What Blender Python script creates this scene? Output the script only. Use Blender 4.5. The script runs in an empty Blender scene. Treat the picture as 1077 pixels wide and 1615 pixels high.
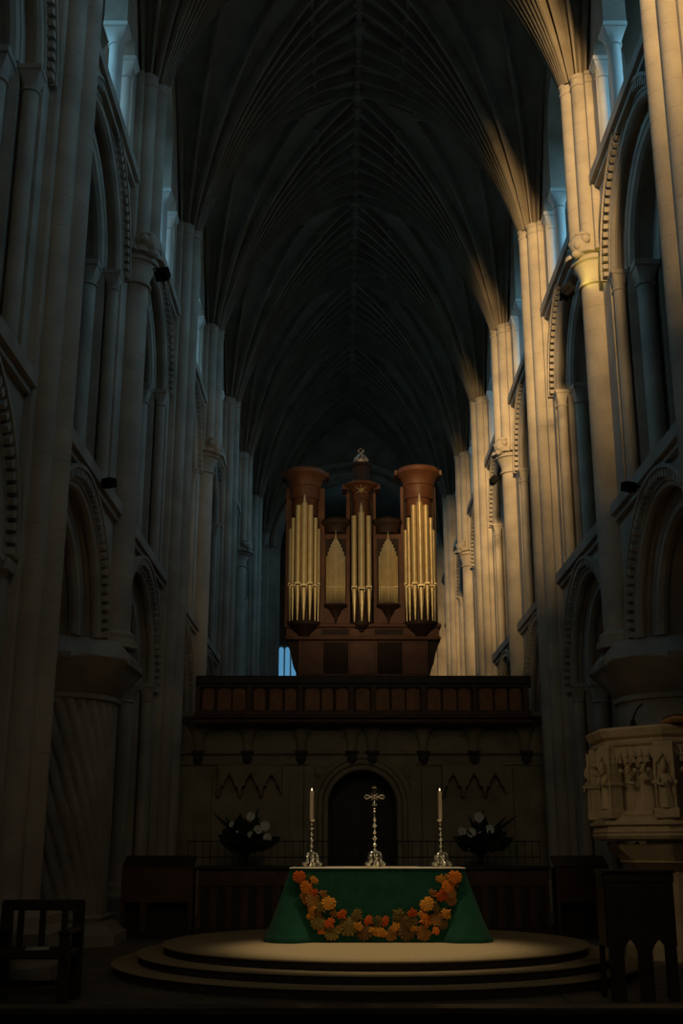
import bpy, math, random
from math import sin, cos, pi, radians, sqrt, atan2
from mathutils import Vector, Matrix
random.seed(7)
SC = bpy.context.scene
COL = SC.collection

# ------------------------------------------------------------------ camera
EYE = (-0.4, 0.0, 1.45); PITCH = radians(16.3); FPX = 1802.0
cam_d = bpy.data.cameras.new('camera'); cam = bpy.data.objects.new('camera', cam_d); COL.objects.link(cam)
cam.location = EYE; cam.rotation_euler = (pi/2 + PITCH, 0, 0)
cam_d.sensor_fit = 'VERTICAL'; cam_d.sensor_height = 36; cam_d.lens = FPX/1615*36
cam_d.shift_x = -2.5/1615; cam_d.clip_end = 300
SC.camera = cam

def P(u, v, Y):
    """point of the plane Y=const seen at a pixel of the photograph -> (x, z)"""
    a = (u-541)/FPX; b = (807.5-v)/FPX
    t = Y/(cos(PITCH)-b*sin(PITCH))
    return EYE[0]+t*a, EYE[2]+t*(sin(PITCH)+b*cos(PITCH))

# ------------------------------------------------------------------ world, sun, exposure
w = bpy.data.worlds.new('evening_sky'); SC.world = w; w.use_nodes = True
bg = w.node_tree.nodes['Background']; bg.inputs[1].default_value = 6.8
_tc = w.node_tree.nodes.new('ShaderNodeTexCoord'); _sx = w.node_tree.nodes.new('ShaderNodeSeparateXYZ'); _cr = w.node_tree.nodes.new('ShaderNodeValToRGB')
_cr.color_ramp.elements[0].position = 0.0; _cr.color_ramp.elements[0].color = (0.03, 0.03, 0.025, 1)       # ground below the horizon
_cr.color_ramp.elements[1].position = 0.02; _cr.color_ramp.elements[1].color = (0.26, 0.62, 0.92, 1)        # clear evening sky
w.node_tree.links.new(_tc.outputs['Generated'], _sx.inputs[0]); w.node_tree.links.new(_sx.outputs['Z'], _cr.inputs[0]); 
SUN_AZ, SUN_EL = radians(7.0), radians(5.5)
_dir = Vector((sin(SUN_AZ)*cos(SUN_EL), cos(SUN_AZ)*cos(SUN_EL), -sin(SUN_EL)))
_N = w.node_tree.nodes; _L = w.node_tree.links                       # warm sunset glow around the sun
_dt = _N.new('ShaderNodeVectorMath'); _dt.operation = 'DOT_PRODUCT'; _dt.inputs[1].default_value = tuple(-_dir)
_wr = _N.new('ShaderNodeValToRGB'); _wr.color_ramp.elements[0].position = 0.62; _wr.color_ramp.elements[0].color = (0, 0, 0, 1); _wr.color_ramp.elements[1].position = 0.90; _wr.color_ramp.elements[1].color = (1, 1, 1, 1)
_gl = _N.new('ShaderNodeMix'); _gl.data_type = 'RGBA'; _gl.inputs['B'].default_value = (0.27, 0.21, 0.125, 1)
_gt = _N.new('ShaderNodeMath'); _gt.operation = 'GREATER_THAN'; _gt.inputs[1].default_value = 0.0
_mu = _N.new('ShaderNodeMath'); _mu.operation = 'MULTIPLY'
_L.new(_tc.outputs['Generated'], _dt.inputs[0]); _L.new(_dt.outputs['Value'], _wr.inputs[0]); _L.new(_sx.outputs['Z'], _gt.inputs[0])
_L.new(_wr.outputs[0], _mu.inputs[0]); _L.new(_gt.outputs[0], _mu.inputs[1]); _L.new(_mu.outputs[0], _gl.inputs['Factor'])
_L.new(_cr.outputs[0], _gl.inputs['A']); _L.new(_gl.outputs['Result'], bg.inputs[0])
sd = bpy.data.lights.new('low_sun', 'SUN'); sd.energy = 5.4; sd.color = (1.0, 0.65, 0.28); sd.angle = radians(4.5)
sun = bpy.data.objects.new('low_sun', sd); COL.objects.link(sun)
sun.rotation_euler = _dir.to_track_quat('-Z', 'Y').to_euler(); sun.location = (-10, -40, 22)
vs = SC.view_settings
vs.view_transform = 'Standard'; vs.look = 'None'; vs.gamma = 1.0; vs.use_curve_mapping = False; vs.exposure = 0.0
GLOW_BLUE = (0.16, 0.50, 0.85); GLOW_POWER = 0.5
def portal(loc, rot, sx, sy):
    d = bpy.data.lights.new('sky_portal', 'AREA'); d.shape = 'RECTANGLE'; d.size = sx; d.size_y = sy; d.cycles.is_portal = True
    o = bpy.data.objects.new('sky_portal', d); COL.objects.link(o); o.location = loc; o.rotation_euler = rot

# ------------------------------------------------------------------ materials
MAT = {}
def mat(name, col, col2=None, rough=0.85, metal=0.0, scale=3.0, bump=0.0, bscale=30.0, emit=None, estr=0.0, sheen=0.0, spec=0.3):
    m = bpy.data.materials.new(name); m.use_nodes = True; nt = m.node_tree; b = nt.nodes['Principled BSDF']
    b.inputs['Roughness'].default_value = rough; b.inputs['Metallic'].default_value = metal
    b.inputs['Specular IOR Level'].default_value = spec
    if sheen: b.inputs['Sheen Weight'].default_value = sheen
    b.inputs['Base Color'].default_value = (*col, 1)
    if col2:
        geo = nt.nodes.new('ShaderNodeNewGeometry')
        n = nt.nodes.new('ShaderNodeTexNoise'); n.inputs['Scale'].default_value = scale; n.inputs['Detail'].default_value = 6
        r = nt.nodes.new('ShaderNodeValToRGB'); r.color_ramp.elements[0].position = 0.33; r.color_ramp.elements[1].position = 0.68
        r.color_ramp.elements[0].color = (*col2, 1); r.color_ramp.elements[1].color = (*col, 1)
        nt.links.new(geo.outputs['Position'], n.inputs['Vector']); nt.links.new(n.outputs['Fac'], r.inputs[0]); nt.links.new(r.outputs[0], b.inputs['Base Color'])
    if bump:
        geo2 = nt.nodes.new('ShaderNodeNewGeometry')
        n2 = nt.nodes.new('ShaderNodeTexNoise'); n2.inputs['Scale'].default_value = bscale; n2.inputs['Detail'].default_value = 5
        bp = nt.nodes.new('ShaderNodeBump'); bp.inputs['Strength'].default_value = bump; bp.inputs['Distance'].default_value = 0.02
        nt.links.new(geo2.outputs['Position'], n2.inputs['Vector']); nt.links.new(n2.outputs['Fac'], bp.inputs['Height']); nt.links.new(bp.outputs[0], b.inputs['Normal'])
    if emit:
        b.inputs['Emission Color'].default_value = (*emit, 1); b.inputs['Emission Strength'].default_value = estr
    MAT[name] = m
    return m
mat('stone', (0.50, 0.43, 0.34), (0.33, 0.285, 0.23), scale=1.3, bump=0.35, bscale=14)
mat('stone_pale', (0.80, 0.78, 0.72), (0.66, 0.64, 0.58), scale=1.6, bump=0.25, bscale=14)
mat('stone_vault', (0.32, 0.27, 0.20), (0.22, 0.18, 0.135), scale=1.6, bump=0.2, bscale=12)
mat('stone_screen', (0.40, 0.34, 0.23), (0.27, 0.23, 0.16), scale=1.8, bump=0.3, bscale=16)
mat('stone_pulpit', (0.55, 0.44, 0.29), (0.42, 0.33, 0.21), scale=4, bump=0.3, bscale=40)
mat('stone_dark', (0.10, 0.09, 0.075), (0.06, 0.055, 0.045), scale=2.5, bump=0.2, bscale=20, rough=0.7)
mat('stone_floor', (0.20, 0.17, 0.13), (0.12, 0.105, 0.085), scale=1.5, bump=0.15, bscale=20, rough=0.65)
mat('carpet', (0.52, 0.39, 0.24), (0.44, 0.33, 0.20), scale=30, bump=0.5, bscale=220, rough=0.95, spec=0.05)
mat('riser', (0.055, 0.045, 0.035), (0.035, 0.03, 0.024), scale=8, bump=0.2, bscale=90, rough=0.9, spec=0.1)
mat('oak', (0.115, 0.050, 0.024), (0.070, 0.030, 0.014), scale=3, bump=0.2, bscale=25, rough=0.5)
mat('oak_panel', (0.36, 0.155, 0.066), (0.26, 0.108, 0.045), scale=5, bump=0.2, bscale=30, rough=0.5)
mat('organ_wood', (0.20, 0.078, 0.034), (0.13, 0.048, 0.021), scale=4, bump=0.2, bscale=30, rough=0.45)
mat('organ_dark', (0.055, 0.026, 0.014), (0.035, 0.017, 0.010), scale=5, rough=0.6)
mat('dark_oak', (0.045, 0.026, 0.015), (0.028, 0.016, 0.010), scale=4, bump=0.2, bscale=25, rough=0.5)
mat('polished_oak', (0.045, 0.026, 0.015), (0.028, 0.016, 0.010), scale=4, rough=0.22, spec=0.6)
mat('black_iron', (0.012, 0.012, 0.013), rough=0.5, metal=0.4)
mat('gold', (0.95, 0.73, 0.36), (0.86, 0.62, 0.28), scale=6, rough=0.34, metal=0.45, spec=0.7)
mat('silver', (0.82, 0.78, 0.70), (0.70, 0.62, 0.50), scale=30, rough=0.25, metal=1.0, spec=0.5)
mat('gilt', (0.85, 0.60, 0.28), rough=0.35, metal=0.7, spec=0.5)
mat('crown_metal', (0.62, 0.47, 0.36), rough=0.4, metal=0.5)
mat('velvet', (0.008, 0.074, 0.044), (0.005, 0.052, 0.031), scale=6, bump=0.3, bscale=120, rough=0.8, sheen=0.08, spec=0.15)
mat('linen', (0.72, 0.66, 0.55), (0.64, 0.58, 0.48), scale=8, rough=0.9, spec=0.1)
mat('paper', (0.78, 0.62, 0.52), rough=0.8)
mat('wax', (0.80, 0.62, 0.42), rough=0.5)
mat('flame', (1.0, 0.8, 0.5), emit=(1.0, 0.62, 0.28), estr=6.0)
mat('wick', (0.02, 0.015, 0.01))
mat('wall_glow', (0.3, 0.4, 0.5), emit=GLOW_BLUE, estr=GLOW_POWER)  # emission for the added strips that stand for blue-lit far wall
mat('black_metal', (0.010, 0.010, 0.011), rough=0.85, spec=0.08)
mat('lamp_glass', (0.9, 0.8, 0.5), emit=(1.0, 0.82, 0.35), estr=0.3)
mat('flower_white', (0.86, 0.86, 0.80), rough=0.8)
mat('foliage', (0.018, 0.030, 0.014), (0.010, 0.018, 0.009), scale=9, rough=0.6)
mat('cushion', (0.45, 0.24, 0.09), (0.36, 0.18, 0.065), scale=12, rough=0.9)
for nm, c in (('leaf_red', (0.62, 0.115, 0.018)), ('leaf_orange', (0.68, 0.19, 0.022)), ('leaf_amber', (0.66, 0.28, 0.04)), ('leaf_brown', (0.36, 0.165, 0.040)), ('leaf_olive', (0.21, 0.145, 0.036)), ('leaf_dark', (0.16, 0.090, 0.030)), ('leaf_green', (0.055, 0.075, 0.025))):
    mat(nm, c, tuple(x*0.72 for x in c), scale=25, bump=0.4, bscale=120, rough=0.85, spec=0.1)

m = bpy.data.materials.new('window_glass'); m.use_nodes = True; nt = m.node_tree; nt.nodes.clear()
_o = nt.nodes.new('ShaderNodeOutputMaterial'); _t = nt.nodes.new('ShaderNodeBsdfTransparent'); _g = nt.nodes.new('ShaderNodeBsdfGlossy'); _mx = nt.nodes.new('ShaderNodeMixShader')
_t.inputs[0].default_value = (0.80, 0.88, 0.92, 1); _g.inputs['Roughness'].default_value = 0.15; _mx.inputs[0].default_value = 0.06
nt.links.new(_t.outputs[0], _mx.inputs[1]); nt.links.new(_g.outputs[0], _mx.inputs[2]); nt.links.new(_mx.outputs[0], _o.inputs[0]); MAT['window_glass'] = m

# ------------------------------------------------------------------ mesh builder
class MB:
    def __init__(s): s.v = []; s.f = []
    def quad(s, a, b, c, d):
        n = len(s.v); s.v += [a, b, c, d]; s.f.append((n, n+1, n+2, n+3)); return s
    def poly(s, pts):
        n = len(s.v); s.v += list(pts); s.f.append(tuple(range(n, n+len(pts)))); return s
    def grid(s, rows, close=False):
        n = len(s.v); m = len(rows[0])
        for r in rows: s.v += [tuple(p) for p in r]
        for i in range(len(rows)-1):
            for j in range(m if close else m-1):
                k = (j+1) % m
                s.f.append((n+i*m+j, n+i*m+k, n+(i+1)*m+k, n+(i+1)*m+j))
        return s
    def box(s, x0, x1, y0, y1, z0, z1):
        n = len(s.v)
        s.v += [(x0,y0,z0),(x1,y0,z0),(x1,y1,z0),(x0,y1,z0),(x0,y0,z1),(x1,y0,z1),(x1,y1,z1),(x0,y1,z1)]
        s.f += [tuple(n+i for i in q) for q in ((0,3,2,1),(4,5,6,7),(0,1,5,4),(1,2,6,5),(2,3,7,6),(3,0,4,7))]
        return s
    def bbox(s, x0, x1, y0, y1, z0, z1, b=0.01):
        """box with chamfered edges on all four vertical and horizontal rims"""
        P_ = lambda i: [(x0+i,y0+i),(x1-i,y0+i),(x1-i,y1-i),(x0+i,y1-i)]
        rows = []
        for z, i in ((z0, b), (z0+b, 0), (z1-b, 0), (z1, b)): rows.append([(x, y, z) for x, y in P_(i)])
        n = len(s.v); s.grid(rows, True)
        s.f.append((n+3, n+2, n+1, n)); s.f.append((n+12, n+13, n+14, n+15)); return s
    def prism(s, poly, z0, z1, cap=True):
        n = len(s.v); m = len(poly)
        s.v += [(x, y, z0) for x, y in poly]+[(x, y, z1) for x, y in poly]
        for i in range(m):
            j = (i+1) % m; s.f.append((n+i, n+j, n+m+j, n+m+i))
        if cap: s.f.append(tuple(n+m+i for i in range(m))); s.f.append(tuple(n+m-1-i for i in range(m)))
        return s
    def rings(s, poly, levels, c=(0, 0), cap=True):
        """poly scaled about c for each (z, offset) level"""
        rows = []
        for z, o in levels:
            r = []
            for x, y in poly:
                d = sqrt((x-c[0])**2+(y-c[1])**2) or 1e-6; k = (d+o)/d
                r.append((c[0]+(x-c[0])*k, c[1]+(y-c[1])*k, z))
            rows.append(r)
        n = len(s.v); m = len(poly); s.grid(rows, True)
        if cap:
            s.f.append(tuple(n+m-1-i for i in range(m))); e = n+m*(len(rows)-1); s.f.append(tuple(e+i for i in range(m)))
        return s
    def lathe(s, prof, seg=20, c=(0, 0, 0), a0=0.0, a1=2*pi, cap=True):
        full = abs(a1-a0-2*pi) < 1e-6; m = seg if full else seg+1
        rows = [[(c[0]+r*cos(a0+(a1-a0)*i/seg), c[1]+r*sin(a0+(a1-a0)*i/seg), c[2]+z) for i in range(m)] for r, z in prof]
        n = len(s.v); s.grid(rows, full)
        if cap and full:
            s.f.append(tuple(n+m-1-i for i in range(m))); e = n+m*(len(rows)-1); s.f.append(tuple(e+i for i in range(m)))
        return s
    def tube(s, pts, r, seg=8, cap=True):
        pts = [Vector(p) for p in pts]; rad = r if isinstance(r, (list, tuple)) else [r]*len(pts)
        rows = []; up = None
        for i, p in enumerate(pts):
            t = (pts[min(i+1, len(pts)-1)]-pts[max(i-1, 0)]).normalized()
            if up is None:
                up = Vector((0, 0, 1)) if abs(t.z) < 0.9 else Vector((1, 0, 0))
            a = t.cross(up).normalized(); b = a.cross(t).normalized(); up = b
            rows.append([tuple(p+a*(cos(2*pi*k/seg)*rad[i])+b*(sin(2*pi*k/seg)*rad[i])) for k in range(seg)])
        n = len(s.v); s.grid(rows, True)
        if cap:
            s.f.append(tuple(n+seg-1-i for i in range(seg))); e = n+seg*(len(rows)-1); s.f.append(tuple(e+i for i in range(seg)))
        return s
    def ball(s, c, r, sx=1, sy=1, sz=1, seg=10, rg=7):
        rows = [[(c[0]+r*sx*sin(pi*i/rg)*cos(2*pi*k/seg), c[1]+r*sy*sin(pi*i/rg)*sin(2*pi*k/seg), c[2]-r*sz*cos(pi*i/rg)) for k in range(seg)] for i in range(rg+1)]
        return s.grid(rows, True)
    def arc_ring(s, yc, zs, r0, r1, p0, p1, a0=0.0, a1=pi, n=24, ends=True):
        """annular block in the Y-Z plane between X=p0 and X=p1"""
        rows = []
        for i in range(n+1):
            a = a0+(a1-a0)*i/n; c, d = cos(a), sin(a)
            rows.append([(p0, yc+r0*c, zs+r0*d), (p0, yc+r1*c, zs+r1*d), (p1, yc+r1*c, zs+r1*d), (p1, yc+r0*c, zs+r0*d)])
        k = len(s.v); s.grid(rows, True)
        if ends:
            s.f.append((k, k+1, k+2, k+3)); e = k+4*n; s.f.append((e+3, e+2, e+1, e))
        return s
    def arc_roll(s, yc, zs, R, p, r, n=24, seg=8, a0=0.0, a1=pi):
        rows = []
        for i in range(n+1):
            a = a0+(a1-a0)*i/n
            rows.append([(p+r*cos(2*pi*k/seg), yc+(R+r*sin(2*pi*k/seg))*cos(a), zs+(R+r*sin(2*pi*k/seg))*sin(a)) for k in range(seg)])
        return s.grid(rows, True)
    def slab(s, spans, z0, z1, p0, p1, n=20, back=True, bottom=True):
        """thick wall in the Y-Z plane, X from p0 to p1, cut by openings.
        spans: ('solid', ya, yb) | ('arch', ya, yb, zs) | ('flat', ya, yb, ztop)"""
        for sp in spans:
            ya, yb = sp[1], sp[2]
            if sp[0] == 'solid': low = [(ya, z0), (yb, z0)]
            elif sp[0] == 'flat': low = [(ya, sp[3]), (yb, sp[3])]
            else:
                yc, R = (ya+yb)/2, (yb-ya)/2
                low = [(yc-R*cos(pi*i/n), sp[3]+R*sin(pi*i/n)) for i in range(n+1)]
            for (y1, q1), (y2, q2) in zip(low, low[1:]):
                s.quad((p0, y1, q1), (p0, y1, z1), (p0, y2, z1), (p0, y2, q2))
                if back: s.quad((p1, y1, q1), (p1, y2, q2), (p1, y2, z1), (p1, y1, z1))
                s.quad((p0, y1, q1), (p0, y2, q2), (p1, y2, q2), (p1, y1, q1))
                s.quad((p0, y1, z1), (p1, y1, z1), (p1, y2, z1), (p0, y2, z1))
        for a, b in zip(spans, spans[1:]):           # jambs
            y = a[2]
            h = lambda q: z0 if q[0] == 'solid' else q[3]
            ha, hb = h(a), h(b)
            if ha == hb: continue
            l, u = min(ha, hb), max(ha, hb)
            s.quad((p0, y, l), (p0, y, u), (p1, y, u), (p1, y, l))
        return s
    def mirrored(s):
        m = MB(); m.v = [(-x, y, z) for x, y, z in s.v]; m.f = [tuple(reversed(f)) for f in s.f]; return m
    def add(s, o, M=None):
        n = len(s.v)
        s.v += [tuple(M @ Vector(p)) for p in o.v] if M else list(o.v)
        s.f += [tuple(n+i for i in f) for f in o.f]; return s
    def mesh(s, name, m, smooth=35):
        me = bpy.data.meshes.new(name); me.from_pydata([tuple(p) for p in s.v], [], s.f); me.update()
        if smooth:
            me.polygons.foreach_set('use_smooth', [True]*len(me.polygons)); me.set_sharp_from_angle(angle=radians(smooth))
        if m: me.materials.append(MAT[m])
        return me

def inst(name, me, parent=None, loc=(0, 0, 0), rot=(0, 0, 0), scale=(1, 1, 1)):
    o = bpy.data.objects.new(name, me); COL.objects.link(o)
    o.location = loc; o.rotation_euler = rot; o.scale = scale
    if parent: o.parent = parent
    return o
def obj(name, mb, m, parent=None, loc=(0, 0, 0), rot=(0, 0, 0), smooth=35, label=None):
    o = inst(name, mb.mesh(name, m, smooth), parent, loc, rot)
    if label: o['label'] = label
    return o
def tag(o, label, cat, group=None, kind=None):
    o['label'] = label; o['category'] = cat
    if group: o['group'] = group
    if kind: o['kind'] = kind
    return o
def thing(name, label, cat, loc=(0, 0, 0), group=None, kind=None, rz=0):
    o = bpy.data.objects.new(name, None); COL.objects.link(o); o.location = loc; o.rotation_euler = (0, 0, rz); o.empty_display_size = 0.2
    return tag(o, label, cat, group, kind)
def struct(name, label, cat, loc=(0, 0, 0)): return thing(name, label, cat, loc, None, 'structure')

def star(shapes, c, n=72, a0=0, a1=2*pi):
    """outer envelope of circles ('c',x,y,r) and boxes ('b',x0,x1,y0,y1) seen from c"""
    out = []
    for i in range(n):
        a = a0+(a1-a0)*i/n; dx, dy = cos(a), sin(a); best = 0.01
        for sh in shapes:
            if sh[0] == 'c':
                ox, oy = c[0]-sh[1], c[1]-sh[2]; B = ox*dx+oy*dy; D = B*B-(ox*ox+oy*oy-sh[3]**2)
                if D >= 0: best = max(best, -B+sqrt(D))
            else:
                tx = ((sh[2] if dx > 0 else sh[1])-c[0])/dx if abs(dx) > 1e-9 else 1e9
                ty = ((sh[4] if dy > 0 else sh[3])-c[1])/dy if abs(dy) > 1e-9 else 1e9
                best = max(best, min(tx, ty))
        out.append((c[0]+dx*best, c[1]+dy*best))
    return out

# ================================================================== THE NAVE
BAY = 5.45; HB = BAY/2; Y0 = 13.5
PIERS = [Y0+BAY*k for k in range(-5, 7)]          # -13.75 ... 46.2
YW, YE = PIERS[0]-HB, PIERS[-1]+BAY              # west and east walls
SEEN = [k for k in range(len(PIERS)) if PIERS[k] > 12]
Z_ARC, Z_STR, Z_GAL, Z_CLE, Z_SPR, Z_TOP, Z_RDG = 4.65, 6.95, 11.1, 13.2, 15.55, 22.4, 21.6
PF = 4.3                                          # wall face
RA, RB, RC = 1.95, 1.70, 1.38                     # arch orders

wall = {}
wall[1] = struct('wall_right', 'right nave wall of stone arcade, gallery arches and clerestory', 'wall')
wall[-1] = struct('wall_left', 'left nave wall of stone arcade, gallery arches and clerestory', 'wall')
BAYS = [y+HB for y in PIERS]                      # bay centres, last one ends at the east wall

def both(name, mb, m, smooth=35):
    return {1: mb.mesh(name, m, smooth), -1: mb.mirrored().mesh(name, m, smooth)}

def opening(R, zs): return [('solid', -HB, -R), ('arch', -R, R, zs), ('solid', R, HB)]
M = {}
M['arcade_order_outer'] = both('arcade_order', MB().slab(opening(RA, Z_ARC), Z_ARC, Z_STR, PF, 4.55), 'stone')
M['arcade_order_middle'] = both('arcade_order', MB().slab(opening(RB, Z_ARC), Z_ARC, Z_STR, 4.55, 5.0), 'stone')
M['arcade_order_inner'] = both('arcade_order', MB().slab(opening(RC, Z_ARC), Z_ARC, Z_STR, 5.0, 6.1), 'stone')
M['gallery_order_outer'] = both('gallery_order', MB().slab(opening(RA, Z_GAL), Z_STR, Z_CLE, PF, 4.55), 'stone')
M['gallery_order_middle'] = both('gallery_order', MB().slab(opening(RB, Z_GAL), Z_STR, Z_CLE, 4.55, 5.0), 'stone')
M['gallery_order_inner'] = both('gallery_order', MB().slab(opening(RC, Z_GAL), Z_STR, Z_CLE, 5.0, 6.1), 'stone')
for nm, zs in (('arcade', Z_ARC), ('gallery', Z_GAL)):
    M[nm+'_roll'] = both('arch_roll', MB().arc_roll(0, zs, RA-0.02, PF+0.09, 0.075, n=32).arc_roll(0, zs, RB-0.03, 4.66, 0.10, n=32).arc_roll(0, zs, RC, 5.08, 0.09, n=32), 'stone')
    tb = MB(); nt_ = 44
    for i in range(nt_):
        a = pi*(i+0.5)/nt_
        tb.arc_ring(0, zs, 2.0, 2.13, PF-0.085, PF, a-0.021, a+0.021, n=1)
    M[nm+'_teeth'] = both('billet_teeth', tb, 'stone', 0)
    hm = MB(); hm.arc_ring(0, zs, 2.13, 2.19, PF-0.11, PF, n=32); M[nm+'_hood'] = both('hood_mould', hm, 'stone')
def course(z, d=0.14, h=0.2): return MB().box(PF-d, PF+0.02, -HB, HB, z-h*0.5, z+h*0.5).box(PF-d*0.55, PF+0.02, -HB, HB, z-h, z-h*0.5)
M['string_low'] = both('string_course', course(Z_STR), 'stone', 0)
M['string_high'] = both('string_course', course(Z_CLE+0.05, 0.16, 0.2), 'stone', 0)
# clerestory: tall middle arch with lower side arches on colonnettes, passage, splayed window behind
cl = [('solid', -HB, -1.92), ('arch', -1.92, -1.44, 15.75), ('flat', -1.44, -1.1, 15.72), ('arch', -1.1, 1.1, 17.1), ('flat', 1.1, 1.44, 15.72), ('arch', 1.44, 1.92, 15.75), ('solid', 1.92, HB)]
M['clerestory_arcade'] = both('clerestory_arcade', MB().slab(cl, Z_CLE, Z_TOP, PF, 4.72, n=12), 'stone')
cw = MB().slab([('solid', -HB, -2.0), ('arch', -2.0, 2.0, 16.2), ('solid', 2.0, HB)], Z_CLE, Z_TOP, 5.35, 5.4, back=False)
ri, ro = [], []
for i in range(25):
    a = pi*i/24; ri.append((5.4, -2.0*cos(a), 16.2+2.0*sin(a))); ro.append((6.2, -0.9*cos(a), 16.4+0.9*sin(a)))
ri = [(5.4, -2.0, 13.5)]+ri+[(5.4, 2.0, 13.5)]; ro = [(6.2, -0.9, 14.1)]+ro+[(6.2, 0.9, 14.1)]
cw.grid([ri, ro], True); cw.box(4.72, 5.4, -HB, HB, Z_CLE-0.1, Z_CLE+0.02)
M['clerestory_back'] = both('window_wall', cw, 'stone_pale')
pane = MB().poly(list(reversed(ro)))
M['pane'] = both('window_or_glow_pane', pane, 'window_glass', 0)
M['outer_wall'] = both('outer_wall', MB().slab([('solid', -HB, -0.9), ('arch', -0.9, 0.9, 16.4), ('solid', 0.9, HB)], 14.1, Z_TOP, 6.2, 6.5, n=24).box(6.2, 6.6, -HB, HB, Z_CLE, 14.1), 'stone')
# colonnettes
def shaft(r, z0, z1, step=0.55, seg=26):
    prof = []; z = z0; n = max(1, round((z1-z0)/step)); h = (z1-z0)/n
    for i in range(n):
        a = z0+i*h; prof += [(r-0.004, a), (r, a+0.008), (r, a+h-0.008), (r-0.004, a+h)]
    return MB().lathe(prof, seg, cap=False)
def cushion(r, z0, h, spread=1.75, seg=4):
    """cushion capital: round necking turning into a square abacus"""
    mb = MB(); mb.lathe([(r*1.0, z0-0.02), (r*1.22, z0), (r*1.22, z0+0.035), (r, z0+0.05)], 16, cap=False)
    rows = []; N = 32
    for q in range(6):
        t = q/5; row = []
        for k in range(N):
            a = 2*pi*k/N; sq = 1/max(abs(cos(a)), abs(sin(a)))
            rr = r*(1+(spread-1)*(t**0.8)); e = (1-t)*1.0+t*sq
            row.append((rr*e*cos(a), rr*e*sin(a), z0+0.05+h*0.62*t))
        rows.append(row)
    mb.grid(rows, True); q = r*spread*1.12
    mb.bbox(-q, q, -q, q, z0+0.05+h*0.62, z0+h, 0.012); return mb
def sbase(r, z, h=0.3): return MB().lathe([(r*1.55, z), (r*1.55, z+h*0.35), (r*1.35, z+h*0.45), (r*1.4, z+h*0.6), (r*1.1, z+h*0.8), (r, z+h)], 16)
COLS = []      # (x, y, shaft mesh, cap mesh, base mesh)
def colset(x, y, r, z0, z1, hc, spread=1.6, m='stone'):
    return (x, y, shaft(r, z0+0.25, z1-hc+0.05).mesh('colonnette', m, 18), cushion(r, z1-hc, hc, spread).mesh('capital', m), sbase(r, z0, 0.28).mesh('base', m))
GALC = [colset(4.42, 1.83, 0.105, Z_STR+0.05, Z_GAL, 0.36, 1.3), colset(4.80, 1.53, 0.15, Z_STR+0.05, Z_GAL, 0.42, 1.3), colset(5.55, 1.36, 0.24, Z_STR+0.05, Z_GAL, 0.5, 1.25)]
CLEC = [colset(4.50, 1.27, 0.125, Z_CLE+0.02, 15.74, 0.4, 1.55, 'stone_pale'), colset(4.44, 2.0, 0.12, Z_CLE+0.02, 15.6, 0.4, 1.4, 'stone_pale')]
ARCC = [colset(4.42, 1.83, 0.105, 0.32, Z_ARC, 0.36, 1.3), colset(4.80, 1.53, 0.15, 0.32, Z_ARC, 0.42, 1.3), colset(5.55, 1.36, 0.24, 0.32, Z_ARC, 0.5, 1.25)]
def put_cols(parent, s, yc, sets, sides=(1, -1)):
    for x, y, sh, cp, bs in sets:
        for q in sides:
            c = inst('colonnette', sh, parent, (s*x, yc+q*y, 0))
            inst('capital', cp, c); inst('base', bs, c)
STUFF = ('arcade_teeth', 'gallery_teeth')
for s in (1, -1):
    for y in BAYS:
        seen = y > 10
        names = ['arcade_order_outer', 'arcade_order_middle', 'arcade_order_inner', 'gallery_order_outer', 'gallery_order_middle', 'gallery_order_inner', 'string_low', 'string_high', 'clerestory_arcade', 'clerestory_back', 'pane', 'outer_wall']
        if seen: names += ['arcade_roll', 'gallery_roll', 'arcade_teeth', 'gallery_teeth', 'arcade_hood', 'gallery_hood']
        for nm in names:
            me = M[nm][s]; o = inst(me.name.split('.')[0], me, wall[s], (0, y, 0))
            if nm in STUFF: o['kind'] = 'stuff'
        portal((s*6.55, y, 15.7), (0, s*pi/2, 0), 3.3, 1.8)
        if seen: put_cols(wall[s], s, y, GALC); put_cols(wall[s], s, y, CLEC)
    yh = PIERS[0]-HB/2                              # half bay against the west wall
    obj('wall_block', MB().box(s*PF if s > 0 else s*6.2, s*6.2 if s > 0 else s*PF, YW, PIERS[0], Z_ARC, Z_TOP), 'stone', wall[s], smooth=0)
# outer walls, aisle vaults, roofs
for s in (1, -1):
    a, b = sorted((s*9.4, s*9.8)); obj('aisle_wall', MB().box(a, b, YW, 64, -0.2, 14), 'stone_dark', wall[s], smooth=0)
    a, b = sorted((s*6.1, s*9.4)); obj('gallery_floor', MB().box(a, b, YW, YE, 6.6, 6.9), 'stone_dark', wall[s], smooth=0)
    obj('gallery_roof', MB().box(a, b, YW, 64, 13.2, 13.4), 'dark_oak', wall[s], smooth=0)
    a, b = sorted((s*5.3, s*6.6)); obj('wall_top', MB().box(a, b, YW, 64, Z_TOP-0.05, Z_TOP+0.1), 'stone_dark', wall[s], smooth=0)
    a, b = sorted((s*6.2, s*6.6)); obj('tower_wall', MB().box(a, b, YE, 64, Z_CLE, Z_TOP), 'stone_dark', wall[s], smooth=0)

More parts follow.
